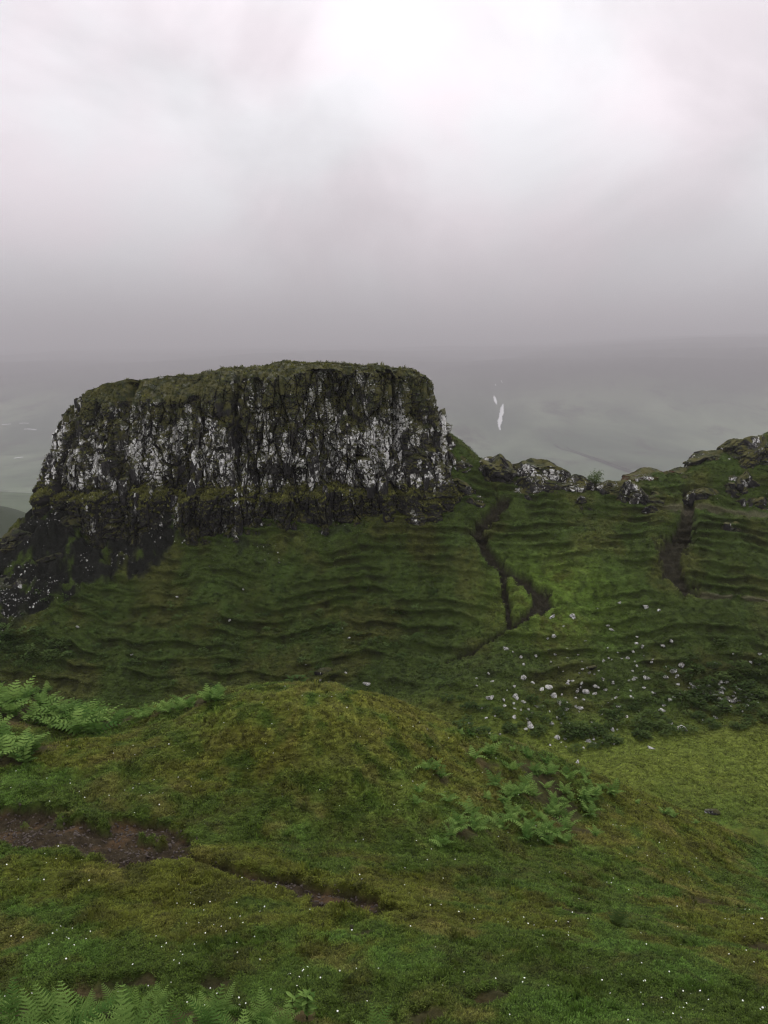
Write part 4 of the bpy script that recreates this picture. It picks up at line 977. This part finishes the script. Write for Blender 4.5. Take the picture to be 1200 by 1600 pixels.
# scattered ferns down the right flank of the mound
sp_ = [(650, 1258), (655, 1240), (690, 1216), (680, 1205), (705, 1308), (720, 1300), (715, 1290), (745, 1300), (692, 1322), (742, 1188), (760, 1182), (665, 1205), (735, 1275), (760, 1250), (700, 1255), (740, 1290)]
for px, py in sp_:
    p = spot(px, py)
    if p is not None: fern(p, random.uniform(.36, .6), 5, fr_lo, 'small pale fern scattered thinly on the open side of the mound', 'ferns on the open side of the mound')
def rr_():
    x = random.gauss(865, 52); y = random.gauss(1255, 48)
    return (x, y) if y > np.interp(x, [700, 850, 1000], [1135, 1188, 1250]) and 760 < x < 990 and y < 1340 else None
for px, py in region(58, rr_):
    p = spot(px, py)
    if p is not None: fern(p, random.uniform(.38, .68), 5, fr_lo, 'bracken fern in the loose drift down the right flank of the mound', 'bracken drift on the right flank')
for px, py in region(18, lambda: (lambda x: (x, np.interp(x, [700, 780, 850, 920, 1000, 1090], [1137, 1160, 1188, 1217, 1252, 1284]) + random.uniform(1, 10)))(random.uniform(715, 1090))):
    p = spot(px, py)
    if p is not None: fern(p, random.uniform(.28, .45), 5, fr_lo, 'small fern on the falling crest line of the mound', 'ferns on the mound crest')
p = spot(965, 1446)
fern(p, .42, 8, [frond_mesh('frond', 71, M_fern_dark, 7, .6, 2, .34, .2, .055)], 'lone dark fern in the turf at the lower right', None)

# dark herbage clumps on the hillside: one mesh each
def herb_mesh(name, seed, mat, leaves=70):
    r_ = random.Random(seed); v = []; f = []
    for _ in range(leaves):
        a = r_.random() * 6.283; rad = .5 * math.sqrt(r_.random()); h = r_.uniform(.1, .75) * (1.1 - rad); c_ = Vector((rad * math.cos(a), rad * math.sin(a), h))
        d = Vector((math.cos(a + r_.uniform(-.8, .8)), math.sin(a + r_.uniform(-.8, .8)), r_.uniform(-.1, .9))).normalized(); sd = d.cross(Vector((0, 0, 1))).normalized(); L = r_.uniform(.14, .3); w_ = L * .3; n0 = len(v)
        v += [tuple(c_ - d * L * .3), tuple(c_ + d * L * .3 + sd * w_), tuple(c_ + d * L), tuple(c_ + d * L * .3 - sd * w_)]; f.append((n0, n0 + 1, n0 + 2, n0 + 3))
    for k in range(3):
        a = 2.1 * k; n0 = len(v); v += [(.02 * math.cos(a), .02 * math.sin(a), -.1), (.02 * math.cos(a + 1.5), .02 * math.sin(a + 1.5), -.1), (.2 * math.cos(a), .2 * math.sin(a), .5)]; f.append((n0, n0 + 1, n0 + 2))
    me = bpy.data.meshes.new(name); me.from_pydata(v, [], f); me.materials.append(mat); return me
herbs = [herb_mesh('herb_clump', 300 + k, M_fern_dark) for k in range(6)]
M_herb = leaf_material('pale_herbage', (.034, .070, .016), (.120, .180, .055))
pale_herbs = [herb_mesh('herb_clump', 320 + k, M_herb, 46) for k in range(5)]
def herb(px, py, s_, label, group, src=None):
    p = spot(px, py)
    if p is None: return
    o = link('herb_clump', random.choice(src or herbs)); o.location = p; o.rotation_euler = (0, 0, random.uniform(0, 6.28)); o.scale = (s_ * 1.15, s_ * 1.15, s_ * random.uniform(.7, 1.0)); set_props(o, label, 'plant', group)
for px, py in region(120, lambda: (lambda x, y: (x, y) if y < np.interp(x, [880, 1000, 1200], [1180, 1155, 1135]) and y > np.interp(x, [880, 960, 1050, 1200], [1140, 1105, 1085, 1030]) else None)(random.uniform(880, 1205), random.uniform(1030, 1180))):
    herb(px, py, random.uniform(.45, .95), 'dark leafy clump ' + ('at the left end of' if px < 985 else 'in the middle of' if px < 1090 else 'at the right end of') + ' the herbage belt above the green flat', 'herbage belt above the flat')
for px, py in region(26, lambda: (random.gauss(1100, 50), random.gauss(1040, 22))):
    herb(px, py, random.uniform(.5, 1.0), 'dark leafy clump above the stone heap on the right slope', 'herbage above the stone heap')
for px, py in region(130, lambda: (lambda x, y: (x, y) if y > 900 and y < 1075 else None)(random.uniform(20, 680), random.gauss(985, 45))):
    herb(px, py, random.uniform(.3, .75), 'small green plant on the terraced slope ' + ('below the left corner of the tower' if px < 240 else 'below the middle of the tower' if px < 480 else 'below the right half of the tower'), 'plants on the terraced slope', pale_herbs)
for px, py in region(40, lambda: (random.uniform(-10, 110), random.uniform(985, 1040))):
    herb(px, py, random.uniform(.6, 1.1), 'leafy clump low on the slope at the left above the bracken', 'plants on the slope above the bracken', pale_herbs)
for px, py in region(34, lambda: (random.uniform(690, 900), random.uniform(1085, 1150))):
    herb(px, py, random.uniform(.4, .8), 'dark plant between pale stones just above the mound crest', 'plants between the stones')

# bush on the saddle
def bush(p, h, w_, label):
    root = bpy.data.objects.new('bush', None); COL.objects.link(root); root.location = p; set_props(root, label, 'bush')
    r_ = random.Random(5); v = []; f = []
    def limb(a, b_, r0, r1):
        a = Vector(a); b_ = Vector(b_); d = (b_ - a).normalized(); s1 = d.orthogonal().normalized(); s2 = d.cross(s1); n0 = len(v)
        for q, rr in ((a, r0), (b_, r1)):
            for k in range(6): v.append(tuple(q + (s1 * math.cos(k * 1.047) + s2 * math.sin(k * 1.047)) * rr))
        for k in range(6): f.append((n0 + k, n0 + (k + 1) % 6, n0 + 6 + (k + 1) % 6, n0 + 6 + k))
    tips = []
    for k in range(9):
        a = 6.283 * k / 9; t_ = (w_ * .42 * math.cos(a) * r_.uniform(.4, 1), w_ * .42 * math.sin(a) * r_.uniform(.4, 1), h * r_.uniform(.5, .98)); m_ = (t_[0] * .35, t_[1] * .35, t_[2] * .45)
        limb((0, 0, -.1), m_, .05, .03); limb(m_, t_, .03, .01); tips += [t_, ((m_[0] + t_[0]) / 2, (m_[1] + t_[1]) / 2, (m_[2] + t_[2]) / 2)]
    me = bpy.data.meshes.new('trunk'); me.from_pydata(v, [], f); me.materials.append(M_stem); link('trunk', me, root)
    v = []; f = []
    for _ in range(620):
        c_ = Vector(r_.choice(tips)) + Vector((r_.gauss(0, .13), r_.gauss(0, .13), r_.gauss(0, .12))) * w_ * .8
        if c_.z < .1: continue
        d = Vector((r_.gauss(0, 1), r_.gauss(0, 1), r_.gauss(0, 1))).normalized(); sd = d.orthogonal().normalized(); L = .07; n0 = len(v)
        v += [tuple(c_ - d * L), tuple(c_ + sd * L * .6), tuple(c_ + d * L), tuple(c_ - sd * L * .6)]; f.append((n0, n0 + 1, n0 + 2, n0 + 3))
    me = bpy.data.meshes.new('crown'); me.from_pydata(v, [], f); me.materials.append(M_fern_dark); link('crown', me, root)
u, r_ = ray(929, 759); p = Vector((u * 77.4, 77.4, r_ * 77.4 + CAMZ))
bush(p, 1.3, 1.7, 'small green bush growing alone on the saddle skyline')

# ------------------------------------------------------------------ mist
hz = bpy.data.materials.new('mist'); hz.use_nodes = True; t = hz.node_tree; t.nodes.clear()
pv = N(t, 'ShaderNodeVolumePrincipled', inp={'Color': (.715, .70, .718, 1), 'Density': .000195, 'Anisotropy': 0.0})
mo = N(t, 'ShaderNodeOutputMaterial'); t.links.new(pv.outputs[0], mo.inputs['Volume'])
hx, hy0, hy1, hz0, hz1 = 48000, -1200, 31000, CAMZ - 450, CAMZ + 1225
v = [(x, y, z) for z in (hz0, hz1) for y in (hy0, hy1) for x in (-hx, hx)]
f = [(0, 2, 3, 1), (4, 5, 7, 6), (0, 1, 5, 4), (2, 6, 7, 3), (0, 4, 6, 2), (1, 3, 7, 5)]
me = bpy.data.meshes.new('haze'); me.from_pydata(v, [], f); me.materials.append(hz)
set_props(link('haze', me), 'grey mist filling the valley', None, None, 'stuff')
